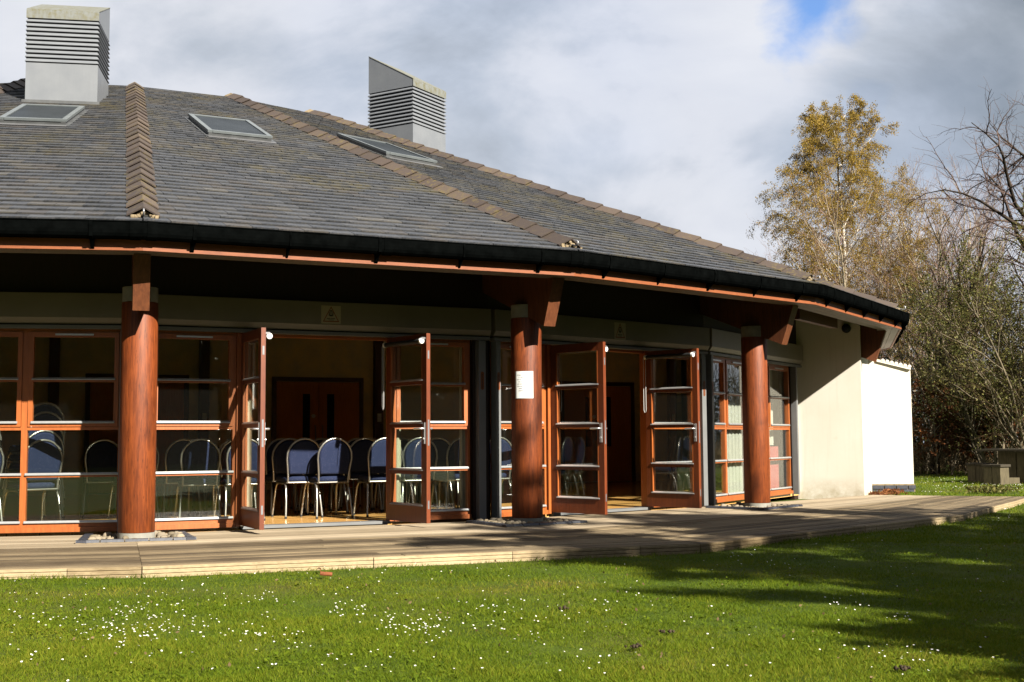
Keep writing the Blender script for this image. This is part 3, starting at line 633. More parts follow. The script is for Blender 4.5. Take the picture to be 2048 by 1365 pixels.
def door_leaf(hinge, ang, flip, label):
    """local x from hinge to free edge; outward face is +y when flip = 1, -y when -1"""
    W, T = .83, .048; DW = MAT['door_wood']
    ca, sa = math.cos(R(ang)), math.sin(R(ang)); org = np.array([hinge[0], hinge[1], 0])
    F = lambda x, y, z: org+np.array([ca*x-sa*y*flip, sa*x+ca*y*flip, z])
    zb, zt = .048, 2.098; m0 = MB(); st = .088
    def bx(*a):
        m0.box(*a, 0, F)
    bx(0, st, -T/2, T/2, zb, zt); bx(W-st, W, -T/2, T/2, zb, zt); bx(st, W-st, -T/2+.001, T/2-.001, zb, BARS[3]+.10); bx(st, W-st, -T/2+.001, T/2-.001, zt-.10, zt)
    zz = [BARS[3]+.105, BARS[2]+.0, BARS[1]-.02, BARS[0]]
    for z in zz[1:]: bx(st, W-st, -T/2+.002, T/2-.002, z-.05, z-.008)
    # fix winding when mirrored
    if flip < 0: m0.f = [tuple(reversed(f)) for f in m0.f]
    lf = bpart('door', m0, DW); lf['label'] = label
    tops = [zz[1]-.05, zz[2]-.05, zz[3]-.05, zt-.10]
    for z0, z1 in zip(zz, tops):
        m1 = MB(); m1.box(st-.004, W-st+.004, -.003, .003, z0-.01, z1+.004, 0, F); bpart('pane', m1, GL, lf)
        for sy in (1, -1):
            m1 = MB()
            pr = [(sy*(T/2-.012), z0-.010), (sy*(T/2+.010), z0-.010), (sy*(T/2+.008), z0-.002), (sy*(T/2-.012), z0+.014)]
            m1.prism([F(st-.010, y, z) for y, z in pr], [F(W-st+.010, y, z) for y, z in pr]); bpart('bar', m1, AL_, lf)
        for x0, x1 in ((st-.002, st+.012), (W-st-.012, W-st+.002)):
            for sy in (1, -1): m1 = MB(); m1.box(x0, x1, *sorted((sy*.004, sy*(T/2+.002))), z0+.012, z1-.002, 0, F); bpart('bead', m1, WD, lf)
    # lever handles and plates on both faces
    m1 = MB()
    for sy in (1, -1):
        m1.box(W-.060, W-.026, *sorted((sy*T/2, sy*(T/2+.010))), .90, 1.13, 0, F)
        m1.tube([F(W-.043, sy*(T/2+.008), 1.065), F(W-.043, sy*(T/2+.052), 1.065), F(W-.060, sy*(T/2+.058), 1.065), F(W-.165, sy*(T/2+.056), 1.062)], .010, 8)
        m1.tube([F(W-.043, sy*(T/2+.008), .955), F(W-.043, sy*(T/2+.022), .955)], .013, 8)
    bpart('handle', m1, AL_, lf)
    for z0, z1 in ((.20, .29), (.88, 1.16), (1.82, 1.91)): m1 = MB(); m1.box(W, W+.003, -.010, .010, z0, z1, 0, F); bpart('lock_plate', m1, MAT['steel_dull'], lf)
    # roller blind on the inner face, hung from the top rail
    m1 = MB(); m1.tube([F(.06, -(T/2+.045), 2.015), F(W-.05, -(T/2+.045), 2.015)], .026, 12); bl = bpart('blind', m1, MAT['black_rubber'], lf)
    m1 = MB(); m1.tube([F(W-.050, -(T/2+.045), 2.015), F(W-.022, -(T/2+.045), 2.015)], .031, 14); m1.tube([F(.03, -(T/2+.045), 2.015), F(.06, -(T/2+.045), 2.015)], .031, 14); bpart('blind_cap', m1, MAT['white_plastic'], lf)
    m1 = MB(); m1.box(W-.05, W-.02, -(T/2+.05), -T/2, 2.035, 2.055, 0, F); bpart('blind_bracket', m1, MAT['steel_dull'], lf)
    m1 = MB(); y = -(T/2+.075); x = .045
    m1.tube([F(x-.018, y, 2.0), F(x-.018, y, 1.32), F(x-.012, y, 1.29), F(x, y, 1.28), F(x+.012, y, 1.29), F(x+.018, y, 1.32), F(x+.018, y, 2.0)], .0028, 5); bpart('blind_chain', m1, MAT['white_plastic'], lf)
def hinge(k, s): F = fr(k); return F(s, .04, 0)
door_leaf(hinge(1, 1.10), -64, -1, 'left glazed leaf standing open in the first doorway')
door_leaf(hinge(1, 2.76), -53, 1, 'right glazed leaf standing open in the first doorway')
door_leaf(hinge(2, 1.02), -43, -1, 'left glazed leaf standing open in the second doorway')
door_leaf(hinge(2, 2.77), -43, 1, 'right glazed leaf standing open in the second doorway')

# shutter boxes and guide rails
for k in (-1, 0, 1, 2, 3):
    a, t_, n_, l_ = facet(k); F = fr(k); s0, s1 = .0, l_+.0
    e0, e1 = (.0, .0)
    pr = [(.0, Z_SBB), (.085, Z_SBB), (.128, Z_SBB+.062), (.128, Z_SBT), (.0, Z_SBT)]
    m0 = MB(); xa = lambda o: -math.tan(AL/2)*0+.012; xb = l_-.012
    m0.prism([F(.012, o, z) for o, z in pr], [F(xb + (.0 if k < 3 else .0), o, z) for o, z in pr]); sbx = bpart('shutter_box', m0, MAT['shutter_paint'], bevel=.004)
    m0 = MB(); m0.box(.02, l_-.02, .02, .075, Z_SBB-.012, Z_SBB+.002, 0, F); bpart('shutter_slot', m0, MAT['black_slot'], sbx)
    m0 = MB(); m0.box(.02, l_-.02, .012, .10, Z_SBB-.05, Z_SBB-.014, 0, F); bpart('shutter_slat', m0, MAT['rail_paint'], sbx)
for k in (0, 1, 2, 3):
    a, t_, n_, l_ = facet(k); F = fr(k)
    for s0, s1 in ((l_-.165, l_-.075), (.045, .115)):
        if k == 3 and s0 > 1: s0, s1 = 3.70, 3.765
        m0 = MB(); m0.box(s0, s1, .0, .10, .01, Z_SBB-.055, 0, F); gr = bpart('guide_rail', m0, MAT['rail_paint'], bevel=.003)
        mid = (s0+s1)/2; m0 = MB(); pts = []
        if k in (1, 2) or s0 < 1:
            for i in range(13): a_ = math.pi*i/12; pts.append((mid+.021*math.cos(a_), 1.716+.021*math.sin(a_)))
            for i in range(13): a_ = math.pi+math.pi*i/12; pts.append((mid+.021*math.cos(a_), 1.545+.021*math.sin(a_)))
            m0.prism([F(s, .1002, z) for s, z in pts], [F(s, .1025, z) for s, z in pts]); m0.f = [tuple(reversed(f)) for f in m0.f]; st = bpart('warning_label', m0, MAT['orange_print'], gr)
            m0 = MB(); rr = random.Random(k*7+int(s0*10))
            for i in range(9):
                z = 1.545+i*.019; m0.box(mid-.011, mid+rr.uniform(.003, .012), .1026, .1034, z, z+.008, 0, F)
            bpart('lettering', m0, MAT['ink'], gr)

# wing wall at the right end, its return, and the side wall with brick plinth
mb = MB(); A = np.array([4.76, 20.87]); B = np.array([5.765, 20.44]); Cc = np.array([6.72, 23.3]); Dd = np.array([7.51, 23.32]); E_ = np.array([8.9, 28.0]); Fc = np.array([5.0, 28.0])
zt = 2.98
w1 = [A, B, Cc, np.array([6.0, 23.6]), np.array([5.0, 23.0])]
mb.prism([(*q, -.15) for q in w1], [(*q, 3.25-.42*max(0, (np.linalg.norm(q-C0)-14.1))) for q in w1])
bpart('wing_wall', mb, MAT['render'])
mb = MB(); w2 = [Cc+np.array([.004, 0]), Dd, E_, Fc]
mb.prism([(*q, .062) for q in w2], [(*w2[0], 2.42), (*w2[1], 2.24), (*w2[2], 2.24), (*w2[3], 2.42)]); sw = bpart('side_wall', mb, MAT['render'])
rr = random.Random(3)
for row in range(2):
    x = 6.72-(.0 if row else .11)
    while x < 7.53:
        x1 = min(x+.215, 7.53); x0 = max(x, 6.70); m0 = MB(); z0 = -.14+row*.078+.03
        if x1-x0 > .03: m0.box(x0+.004, x1-.004, 23.27, 23.40, z0+.004, z0+.070); bpart('brick', m0, MAT['brick_blue'], sw)
        x += .225
m0 = MB(); m0.box(6.68, 7.52, 23.285, 23.42, -.15, .060); bpart('mortar_bed', m0, MAT['mortar'], sw)
for i in range(7):
    x = 6.98+i*.083; z = 2.42-(x-6.72)/.8*.19; m0 = MB(); m0.strip([[(x+.034*math.cos(a), y, z+.042*math.sin(a)+.01) for a in np.linspace(0, math.pi, 9)] for y in (23.25, 27.5)], True, 0, True); bpart('verge_tile', m0, MAT['render'], sw)
m0 = MB(); m0.hexa([(6.86, 23.26, 2.36), (7.50, 23.26, 2.20), (8.85, 27.9, 2.20), (6.86, 27.9, 2.36), (6.86, 23.26, 2.405), (7.50, 23.26, 2.245), (8.85, 27.9, 2.245), (6.86, 27.9, 2.405)]); bpart('lean_to_roof', m0, MAT['render'], sw)
# small bulkhead lamp on the wing wall
def on_wall(x, z, out):
    f = (x-A[0])/(B[0]-A[0]); q = A+(B-A)*f; n = np.array([(B-A)[1], -(B-A)[0]]); n /= np.linalg.norm(n); return np.array([q[0]+n[0]*out, q[1]+n[1]*out, z])
lx = 20.70*(1690-1024)/2475; lz = EYE+(874.7-660)*20.75/2475
lamp = tag(empty('bulkhead_lamp', tuple(on_wall(lx, lz, 0))), 'small round dark lamp high on the white wing wall', 'lamp')
m0 = MB(); c = on_wall(lx, lz, 0); nn = on_wall(lx, lz, 1)-c
inv = lambda p: p-c
m0.tube([nn*0, nn*.05], .075, 20); m0.build('base', MAT['black_rubber'], lamp); m0 = MB(); m0.tube([nn*.05, nn*.075, nn*.09], [.062, .055, .03], 20); m0.build('lens', MAT['skylight_glass'], lamp)

# ---- floor, ceiling and walls inside
mb = MB(); mb.prism([cor(k, RW-.02, -.02) for k in range(22)], [cor(k, RW-.02, Z_FLOOR) for k in range(22)]); o = mb.build('floor', MAT['hall_floor']); tag(o, 'polished honey wood floor inside the pavilion', kind='structure')
mb = MB(); mb.prism([cor(k, RW-.08, 2.98) for k in range(22)], [cor(k, RW-.08, 3.05) for k in range(22)]); o = mb.build('ceiling', MAT['ceiling_paint']); tag(o, 'plain ceiling inside the pavilion', kind='structure')
FB = fr(1); BW = -9.65
mb = MB(); mb.box(-9.4, 13.2, BW-.15, BW, Z_FLOOR-.02, 2.985, 0, FB)
# the right-hand part of the hall turns towards the doors
wal = mb.build('inner_wall', MAT['plaster_inside']); tag(wal, 'beige inner wall behind the rows of chairs', kind='structure')
# skirting and timber posts standing against the wall
for s in (-6.0, -3.0, .12, 2.72, 6.10, 9.3, 12.9):
    m0 = MB(); m0.box(s-.085, s+.085, BW, BW+.12, Z_FLOOR, 2.98, 0, FB); q = m0.build('wall_post', MAT['column_wood'], wal)
    m0 = MB(); m0.box(s-.04, s+.04, BW+.121, BW+.13, 1.30, 1.46, 0, FB); m0.build('switch_plate', MAT['white_plastic'], wal)
for j, s in enumerate((-4.5, 1.55, 4.90, 11.05)):
    d = tag(empty('inner_door', tuple(FB(s, BW, Z_FLOOR))), ['brown double doors seen past the left end of the hall', 'brown double doors seen through the windows beside the first column', 'brown double doors with dark vision panels facing the first doorway', 'brown double doors behind the trolley facing the second doorway'][j], 'door', 'double doors along the inner wall')
    rel = lambda a, b, c, s=s: FB(s+a, BW+b, Z_FLOOR+c)-FB(s, BW, Z_FLOOR)
    m0 = MB(); m0.box(-.90, -.82, 0, .05, 0, 2.12, 0, rel); m0.box(.82, .90, 0, .05, 0, 2.12, 0, rel); m0.box(-.82, .82, 0, .05, 2.04, 2.12, 0, rel); m0.build('frame', MAT['column_wood'], d)
    for q in (-1, 1):
        m0 = MB(); m0.box(*sorted((q*.004, q*.815)), .004, .04, .01, 2.03, 0, rel); lf = m0.build('leaf', MAT['inner_door_wood'], d)
        m0 = MB(); m0.box(*sorted((q*.17, q*.31)), .041, .046, .75, 1.80, 0, rel); m0.build('vision_panel', MAT['black_slot'], lf)
        m0 = MB(); m0.tube([rel(q*.07, .04, .9), rel(q*.07, .09, .93), rel(q*.07, .09, 1.17), rel(q*.07, .04, 1.2)], .012, 8); m0.build('handle', MAT['steel_dull'], lf)
    m0 = MB(); m0.tube([rel(-.1, .04, 1.38), rel(-.1, .044, 1.38)], .04, 14); m0.build('fire_door_sign', MAT['white_plastic'], d)
# curtains: gathered cloth hanging just inside the glass
def curtain(k, s0, s1, o0, label, mat='curtain_cloth', z0=.06, z1=2.1, waves=None):
    F = fr(k); n = max(12, int((s1-s0)/.012)); wv = waves or (s1-s0)/.07; rings = []
    top, bot = [], []
    for i in range(n+1):
        f = i/n; s = s0+(s1-s0)*f; o = o0+.022*math.sin(f*wv*2*math.pi)+.008*math.sin(f*wv*3.1); top.append(F(s, o, z1)); bot.append(F(s+.01*math.sin(f*9), o*1.05, z0))
    m0 = MB(); vs = bot+top; m0.add(vs, [(i, i+1, n+2+i, n+1+i) for i in range(n)], 0, True); b = [p-facet(k)[2]*.004 for p in vs]; m0.add(b, [(i+1, i, n+1+i, n+2+i) for i in range(n)], 0, True)
    o = m0.build('curtain', MAT[mat]); tag(o, label, 'curtain', 'curtains inside the glass'); return o
curtain(1, 1.09, 1.24, -.16, 'cream curtain gathered at the left side of the first doorway')
curtain(1, 2.86, 2.99, -.15, 'cream curtain gathered at the right side of the first doorway')
curtain(1, 3.72, 3.84, -.14, 'cream curtain gathered at the window end next to the grey rails')
curtain(2, 2.86, 2.98, -.15, 'cream curtain gathered behind the open leaf of the second doorway')
simple('net_cloth', (.62, .60, .54), .9, .1, var=.06)
curtain(3, .98, 2.45, -.10, 'pale grey curtain drawn behind the third column', 'net_cloth')
curtain(3, 2.72, 3.28, -.16, 'pale curtain behind the rightmost window', 'net_cloth', z0=.82)
m0 = MB(); F = fr(3); m0.box(2.66, 3.32, -.115, -.100, .10, .80, 0, F); pb = m0.build('pink_board', MAT['pink_board'], None, bevel=.003); tag(pb, 'pink board leaning inside the lower part of the rightmost window', 'board')

# ---------------------------------------------------------------- things on and in the building
# pebble beds round the foot of each column
def pebble_bed(k, label, seed, q0=(-.62, .46), q1=(-.40, .36)):
    rr = random.Random(seed); c = cor(k, RP); e = np.array([math.cos(PHI+k*AL), math.sin(PHI+k*AL), 0]); t = np.array([-e[1], e[0], 0])
    root = tag(empty('pebble_bed', (c[0], c[1], 0)), label, 'pebble bed', 'brick edged pebble beds round the columns')
    # outline: a trapezoid in (outward, sideways)
    q = [(-.52, -.50), (.40, -.55), (.40, .55), (-.52, .50)]
    P_ = lambda o, s, z: e*o+t*s+np.array([0, 0, z])
    m0 = MB(); m0.prism([P_(o, s, -.01) for o, s in q], [P_(o, s, .006) for o, s in q]); m0.build('mortar_bed', MAT['mortar'], root)
    for a, b in ((q[0], q[1]), (q[1], q[2]), (q[2], q[3])):
        a = np.array(a); b = np.array(b); d = b-a; ln = np.linalg.norm(d); d /= ln; n = np.array([-d[1], d[0]]); nb_ = round(ln/.215)
        for i in range(nb_):
            x0, x1 = i*ln/nb_+.005, (i+1)*ln/nb_-.005; h = .030+rr.uniform(-.002, .002)
            r1 = [a+d*x0, a+d*x1, a+d*x1+n*.10, a+d*x0+n*.10]
            m0 = MB(); m0.hexa([P_(*p, .0) for p in r1]+[P_(*(p+(n*.016 if j < 2 else -n*.004)), h) for j, p in enumerate(r1)]); m0.build('brick', MAT['brick_blue'], root)
    placed = []
    for i in range(700):
        if len(placed) > 75: break
        r = rr.uniform(.022, .060); o, s = rr.uniform(-.42, .27), rr.uniform(-.42, .42)
        if math.hypot(o, s) < .19+r*.7: continue
        if any(math.hypot(o-a, s-b) < (r+c_)*.82 for a, b, c_ in placed): continue
        placed.append((o, s, r)); m0 = MB(); nr, nsd = 6, 9; rings = []; ax = rr.uniform(.55, .9); ay = rr.uniform(.42, .75); ph = rr.uniform(0, 3)
        for j in range(1, nr):
            th = math.pi*j/nr; ring = []
            for i2 in range(nsd):
                a_ = 2*math.pi*i2/nsd; kx = 1+.16*math.sin(3*a_+ph)+.12*math.sin(2*a_+th*2+ph)
                x = r*math.sin(th)*math.cos(a_)*kx; y = r*ax*math.sin(th)*math.sin(a_)*kx; z = -r*ay*math.cos(th)
                ca_, sa_ = math.cos(ph*2), math.sin(ph*2); ring.append((x*ca_-y*sa_, x*sa_+y*ca_, z))
            rings.append(ring)
        m0.strip(rings); mat = Matrix.Translation(P_(o, s, r*ay*.62))
        m0.build('stone', MAT['pebble'], root, mat)
pebble_bed(1, 'brick edged pebble bed round the foot of the left red column', 11)
pebble_bed(2, 'brick edged pebble bed round the column that carries the paper notice', 12)
pebble_bed(3, 'brick edged pebble bed round the column nearest the white wing wall', 13)

# paper notice on the middle column: a sheet that follows the curve
c = cor(2, RP); th0 = math.atan2(-c[1], -c[0])                    # direction towards the open lawn
a_mid = math.atan2(-c[1], -c[0])
uc = (1049.5-1024)/F_PX*c[1]
ang0 = a_mid-math.radians(3)
no = tag(empty('notice', (c[0], c[1], 0)), 'white typed paper notice taped to the middle red column', 'notice')
zt_, zb_ = EYE+(868.7-733)*13.85/2475, EYE+(868.7-787)*13.85/2475
def onc(a, z, r): return (r*math.cos(a), r*math.sin(a), z)
def sheet(name, a0, a1, z0, z1, r, mat, par, n=10, curl=0):
    m0 = MB(); m0.strip([[onc(a0+(a1-a0)*i/n, z, r+(curl*(abs(i/n-.5)*2)**4)) for i in range(n+1)]+[onc(a1-(a1-a0)*i/n, z, r-.001+(curl*(abs(i/n-.5)*2)**4)) for i in range(n+1)] for z in (z0, z1)], True, 0, True); return m0.build(name, mat, par)
aw = .105/.1735
sheet('sheet', ang0-aw-.12, ang0+aw-.12, zb_, zt_, .1765, MAT['paper'], no, curl=.004)
rr = random.Random(5); m0 = MB()
for i, (x0, ws) in enumerate([(.0, (.10, .22, .10)), (.12, (.06, .05, .18)), (.0, (.24, .12)), (.10, (.16, .1)), (.02, (.2, .24)), (.02, (.22, .2)), (.14, (.3,)), (.12, (.38,))]):
    z = zt_-.045-i*.025; a = ang0-aw+.04+x0*1.0
    for w in ws:
        for q in range(int(w/.035)):
            b = a+rr.uniform(.018, .028); m0.prism([onc(a, z, .1785), onc(b, z, .1785), onc(b, z+rr.uniform(.004, .008), .1785), onc(a, z+.005, .1785)], [onc(a, z, .1790), onc(b, z, .1790), onc(b, z+.006, .1790), onc(a, z+.005, .1790)]); a = b+.008
        a += .04
m0.build('lettering', simple('faded_ink', (.34, .35, .35), .7, .2, var=.1), no)

# warning stickers on the shutter boxes
def sticker(k, s, z, w, h, label):
    F = fr(k); o0 = .1285; root = tag(empty('warning_sticker', tuple(F(s, o0, z))), label, 'sign', 'warning stickers on the shutter boxes'); O_ = F(s, o0, z)
    rel = lambda a, b, c: F(s+a, o0+b, z+c)-O_
    m0 = MB(); m0.box(-w/2, w/2, 0, .002, -h/2, h/2, 0, rel); m0.build('plate', MAT['cream_print'], root)
    T_ = [(0, h*.47), (-w*.42, -h*.40), (w*.42, -h*.40)]; t2 = [(x*.84, y*.84-h*.012) for x, y in T_]; m0 = MB()
    for i in range(3):
        j = (i+1) % 3; m0.prism([rel(T_[i][0], .0025, T_[i][1]), rel(T_[j][0], .0025, T_[j][1]), rel(t2[j][0], .0025, t2[j][1]), rel(t2[i][0], .0025, t2[i][1])], [rel(T_[i][0], .0035, T_[i][1]), rel(T_[j][0], .0035, T_[j][1]), rel(t2[j][0], .0035, t2[j][1]), rel(t2[i][0], .0035, t2[i][1])])
    m0.build('triangle', MAT['red_print'], root)
    m0 = MB()
    def bar(x0, x1, z0, z1): m0.box(x0*w, x1*w, .0026, .0036, z0*h, z1*h, 0, rel)
    bar(-.10, .10, .17, .20); bar(-.13, .13, .10, .13); bar(-.05, .05, .20, .25); bar(-.12, -.07, .0, .08); bar(.07, .12, .0, .08); bar(-.12, .12, -.05, 0); bar(-.08, .08, -.09, -.05); bar(-.09, .09, .04, .065)
    bar(-.22, -.03, -.24, -.20); bar(-.01, .20, -.24, -.20); bar(-.14, .14, -.31, -.28)
    m0.build('symbol', MAT['ink'], root)
sticker(1, 2.05, 2.335, .225, .20, 'square warning sticker with red triangle above the first open doorway')
sticker(2, 2.17, 2.335, .215, .22, 'square warning sticker with red triangle above the second open doorway')

# conference chairs
def make_chair():
    r = empty('conference_chair'); MTL = MAT['chair_metal']
    m0 = MB(); pts = []
    for x, y, z in ((-.185, -.205, .415), (-.187, -.215, .50), (-.200, -.235, .60), (-.213, -.25, .70)): pts.append((x, y, z))
    for i in range(1, 12):
        a = math.pi-math.pi*i/12; pts.append((.215*math.cos(a), -.252-.022*math.sin(a), .715+.222*math.sin(a)))
    pts += [(-x, y, z) for x, y, z in reversed([(-.185, -.205, .415), (-.187, -.215, .50), (-.200, -.235, .60), (-.213, -.25, .70)])]
    m0.tube(pts, .0125, 6); m0.build('back_frame', MTL, r)
    # padded back: outline inside the hoop, thick
    out = []
    for x, z in ((-.175, .515), (-.185, .60), (-.198, .70)): out.append((x, z))
    for i in range(1, 14):
        a = math.pi-math.pi*i/14; out.append((.200*math.cos(a), .715+.208*math.sin(a)))
    out += [(.198, .70), (.185, .60), (.175, .515)]
    yb = lambda z: -.205-.045*min(1, max(0, (z-.45)/.25))-.02*max(0, (z-.7)/.22)
    m0 = MB(); sc = lambda f, dy: [(x*f, yb(z)+dy, .715+(z-.715)*f) for x, z in out]
    m0.strip([sc(.90, -.016), sc(.985, -.008), sc(1.0, .010), sc(.985, .030), sc(.88, .040)], True, 0, True); m0.build('backrest', MAT['blue_fabric'], r)
    m0 = MB(); rings = []
    for z, f in ((.430, .93), (.437, 1.0), (.470, 1.0), (.490, .95), (.497, .80)):
        ring = []
        for i in range(16):
            a = 2*math.pi*(i+.5)/16; cx_, cy_ = math.cos(a), math.sin(a); p_ = (abs(cx_)**4+abs(cy_)**4)**.25; ring.append((.215*cx_/p_*f, .01+.215*cy_/p_*f, z))
        rings.append(ring)
    m0.strip(rings, True, 0, True); m0.build('seat', MAT['blue_fabric'], r)
    m0 = MB(); q = .012
    for a, b in (((-.19, -.205, .42), (.19, -.205, .42)), ((.19, -.205, .42), (.19, .20, .42)), ((.19, .20, .42), (-.19, .20, .42)), ((-.19, .20, .42), (-.19, -.205, .42))): m0.tube([a, b], q, 6)
    m0.build('seat_frame', MTL, r)
    for sx in (-1, 1):
        m0 = MB(); p = [(sx*.225, -.255, .012), (sx*.212, -.225, .20), (sx*.204, -.195, .34), (sx*.200, -.165, .392), (sx*.198, -.11, .41), (sx*.198, .10, .41), (sx*.200, .155, .392), (sx*.204, .19, .34), (sx*.212, .22, .20), (sx*.225, .25, .012)]
        m0.tube(p, .0125, 6); lg = m0.build('leg', MTL, r)
        for y in (-.255, .25): m0 = MB(); m0.tube([(sx*.225, y, .0), (sx*.2245, y, .026)], .0155, 7); m0.build('rubber_foot', MAT['black_rubber'], lg)
    return r
chair0 = make_chair(); first = [True]
def place_chair(s, o, rz, label, group, z=Z_FLOOR, tilt=0, k=1):
    global chair0
    c = chair0 if first[0] else copy_tree(chair0); first[0] = False
    p = fr(k)(s, -o, z); c.location = p; a, t_, n_, l_ = facet(k)
    c.rotation_euler = (tilt, 0, math.atan2(t_[1], t_[0])+rz); tag(c, label, 'chair', group); return c
rr = random.Random(21)
ordn = ['first', 'second', 'third', 'fourth', 'fifth', 'sixth', 'seventh', 'eighth', 'ninth', 'tenth', 'eleventh', 'twelfth']
rows = [(1.06, [.86, 1.33, 2.02+.06, 2.385, 3.02, 3.51, 4.02, 4.50, 4.95], 'front row'),
        (1.98, [.30, .80, 1.50, 2.10, 2.62, 3.13, 3.62, 4.10, 4.62], 'second row'),
        (2.92, [.05, 1.05, 1.62, 2.25, 2.80, 3.32, 3.86, 4.40, 4.85], 'third row'),
        (3.86, [.60, 1.2, 1.90, 2.55, 3.20, 3.80, 4.35, 4.8], 'fourth row')]
for o, ss, rn in rows:
    for i, s in enumerate(ss):
        rz = rr.uniform(-.13, .13); oo = o+rr.uniform(-.07, .07)
        if rn == 'front row' and i == 2: oo += .16; rz = .05
        where = ['at the left end', 'behind the window left of the doorway', 'half hidden at the left doorway jamb', 'in the middle of the first doorway', 'right of the middle of the first doorway', 'against the right open leaf of the first doorway', 'seen through the right open leaf', 'behind the narrow window right of the first doorway', 'near the grey shutter rails', 'seen past the middle column'][i] if rn == 'front row' else ordn[i]+' from the left'
        place_chair(s, oo, rz, ('blue arched-back chair %s, in the %s' % (where, rn)), 'blue conference chairs set out in rows')
# two stacks by the left windows
stack_rows = [(-1.62, 1.35, 5, 'left'), (-1.0, 1.5, 5, 'right')]
for s, o, n, side in ((-1.52, .78, 5, 'left'), (-.93, .82, 5, 'right')):
    for i in range(n):
        place_chair(s+rr.uniform(-.008, .008)-.012*i*(1 if side == 'left' else -.3), o+.028*i, .30+rr.uniform(-.02, .02), 'blue chair %s in the %s stack behind the left windows' % (['at the bottom', 'second from the bottom', 'in the middle', 'second from the top', 'on top'][i], side), 'stacked blue chairs behind the left windows', Z_FLOOR+.098*i)

# folding table and trolley in the second doorway
def hall_table(label, s, o, k=2, w=1.5, d=.7, h=.75):
    F = fr(k); O_ = F(s, -o, Z_FLOOR); rel = lambda a, b, c: F(s+a, -o-b, Z_FLOOR+c)-O_
    t = tag(empty('folding_table', tuple(O_)), label, 'table', 'tables inside the second doorway'); m0 = MB(); m0.box(-w/2, w/2, -d/2, d/2, h-.025, h, 0, rel); m0.f = [tuple(reversed(f)) for f in m0.f]; m0.build('tabletop', MAT['inner_door_wood'], t)
    for sx in (-1, 1):
        m0 = MB(); x = sx*w*.40; m0.tube([rel(x, -d*.42, 0), rel(x-.02*sx, -d*.40, h*.5), rel(x, -d*.30, h-.06), rel(x, 0, h-.03), rel(x, d*.30, h-.06), rel(x-.02*sx, d*.40, h*.5), rel(x, d*.42, 0)], .014, 7)
        m0.build('leg', MAT['black_rubber'], t)
    m0 = MB(); m0.tube([rel(-w*.4, 0, .3), rel(w*.4, 0, .3)], .01, 6); m0.build('stretcher', MAT['black_rubber'], t); return t
hall_table('brown folding table standing just inside the second doorway', 2.15, 3.6)
hall_table('brown folding table further back beyond the second doorway', 3.4, 4.7, w=1.8)

# picnic set
PX_, PY_ = 11.05, 27.3
pn = tag(empty('picnic_table', (PX_, PY_, Z_LAWN), R(-52)), 'dark heavy picnic table with block stools on the lawn', 'picnic table')
timber('picnic_wood', (.035, .029, .021), (.080, .066, .044), .8, .2, stretch=(2, 2, 8)); PW = MAT['picnic_wood']
timber('picnic_block', (.065, .054, .033), (.17, .14, .082), .8, .2, stretch=(6, 6, 1))
PB = MAT['picnic_block']
for i in range(6):
    m0 = MB(); y = -.62+i*.207; m0.box(-.62, .80, y, y+.20, .70, .745); m0.build('plank', PW, pn)
m0 = MB(); m0.box(-.30, .12, -.22, .26, 0, .70); m0.build('pedestal', PB, pn)
m0 = MB(); m0.box(.14, .42, -.22, .26, 0, .70); m0.build('pedestal', PB, pn)
def stool(x, y):
    m0 = MB(); m0.box(x-.225, x-.006, y-.2, y+.2, .375, .425); m0.box(x+.006, x+.225, y-.2, y+.2, .375, .425); st = m0.build('seat', PW, pn)
    for q in (-1, 1):
        m0 = MB(); m0.box(*sorted((x+q*.006, x+q*.195)), y-.17, y+.17, 0, .374); m0.build('block', PB, st)
stool(-.95, .10); stool(.10, -.98); stool(1.30, .1); stool(.10, 1.1)
m0 = MB(); m0.box(-.75, 1.1, -.02, .16, .0, .13); m0.box(.02, .20, -.80, .9, .0, .128); m0.build('base_beam', PB, pn)

# bits of broken terracotta on the grass by the deck edge
def ground_at(u, v, z):
    d = CAM_F+CAM_R*(u-1024)/F_PX-CAM_U*(v-682.5)/F_PX; return np.array([0, 0, EYE])+d*((z-EYE)/d[2])
for (u, v, ln, ang, lab) in ((638, 1142, .07, 100, 'short upright shard of orange clay in the grass'), (652, 1151, .09, 12, 'orange clay shard lying flat in the grass')):
    p_ = ground_at(u, v, Z_LAWN+.02); m0 = MB(); m0.strip([[(x, .016*math.cos(a), .016*math.sin(a)+.004*math.sin(x*40)) for a in np.linspace(0, math.pi*1.2, 7)]+[(x, .011*math.cos(a), .011*math.sin(a)) for a in np.linspace(math.pi*1.2, 0, 7)] for x in (-ln/2, -ln/6, ln/5, ln/2)], True, 0, False)
    o = m0.build('clay_shard', MAT['terracotta']); o.location = p_+np.array([0, 0, .01]); o.rotation_euler = (.3, .2, R(ang)); tag(o, lab, 'shard', 'clay shards by the deck')
# worm casts and small mole scrapes
for i, (u, v) in enumerate(((1130, 1222), (1268, 1300), (1330, 1270), (1805, 1345))):
    p_ = ground_at(u, v, Z_LAWN); m0 = MB(); rr = random.Random(i)
    for j in range(14):
        x, y = rr.gauss(0, .018), rr.gauss(0, .013); q = rr.uniform(.004, .011); m0.strip([[(x+q*math.sin(th)*math.cos(a), y+q*math.sin(th)*math.sin(a), .012+q*math.cos(th)) for a in np.linspace(0, 2*math.pi, 7)[:-1]] for th in (.3, 1.1, 1.9, 2.7)])
    o = m0.build('worm_cast', MAT['soil']); o.location = p_+np.array([0, 0, .006]); tag(o, ['small soil heap near the middle of the lawn, closest to the deck', 'soil heap in the foreground grass, lowest of the middle group', 'soil heap in the foreground grass, rightmost of the middle group', 'small soil heap in the grass at the lower right corner'][i], 'soil heap', 'small soil heaps in the foreground grass')

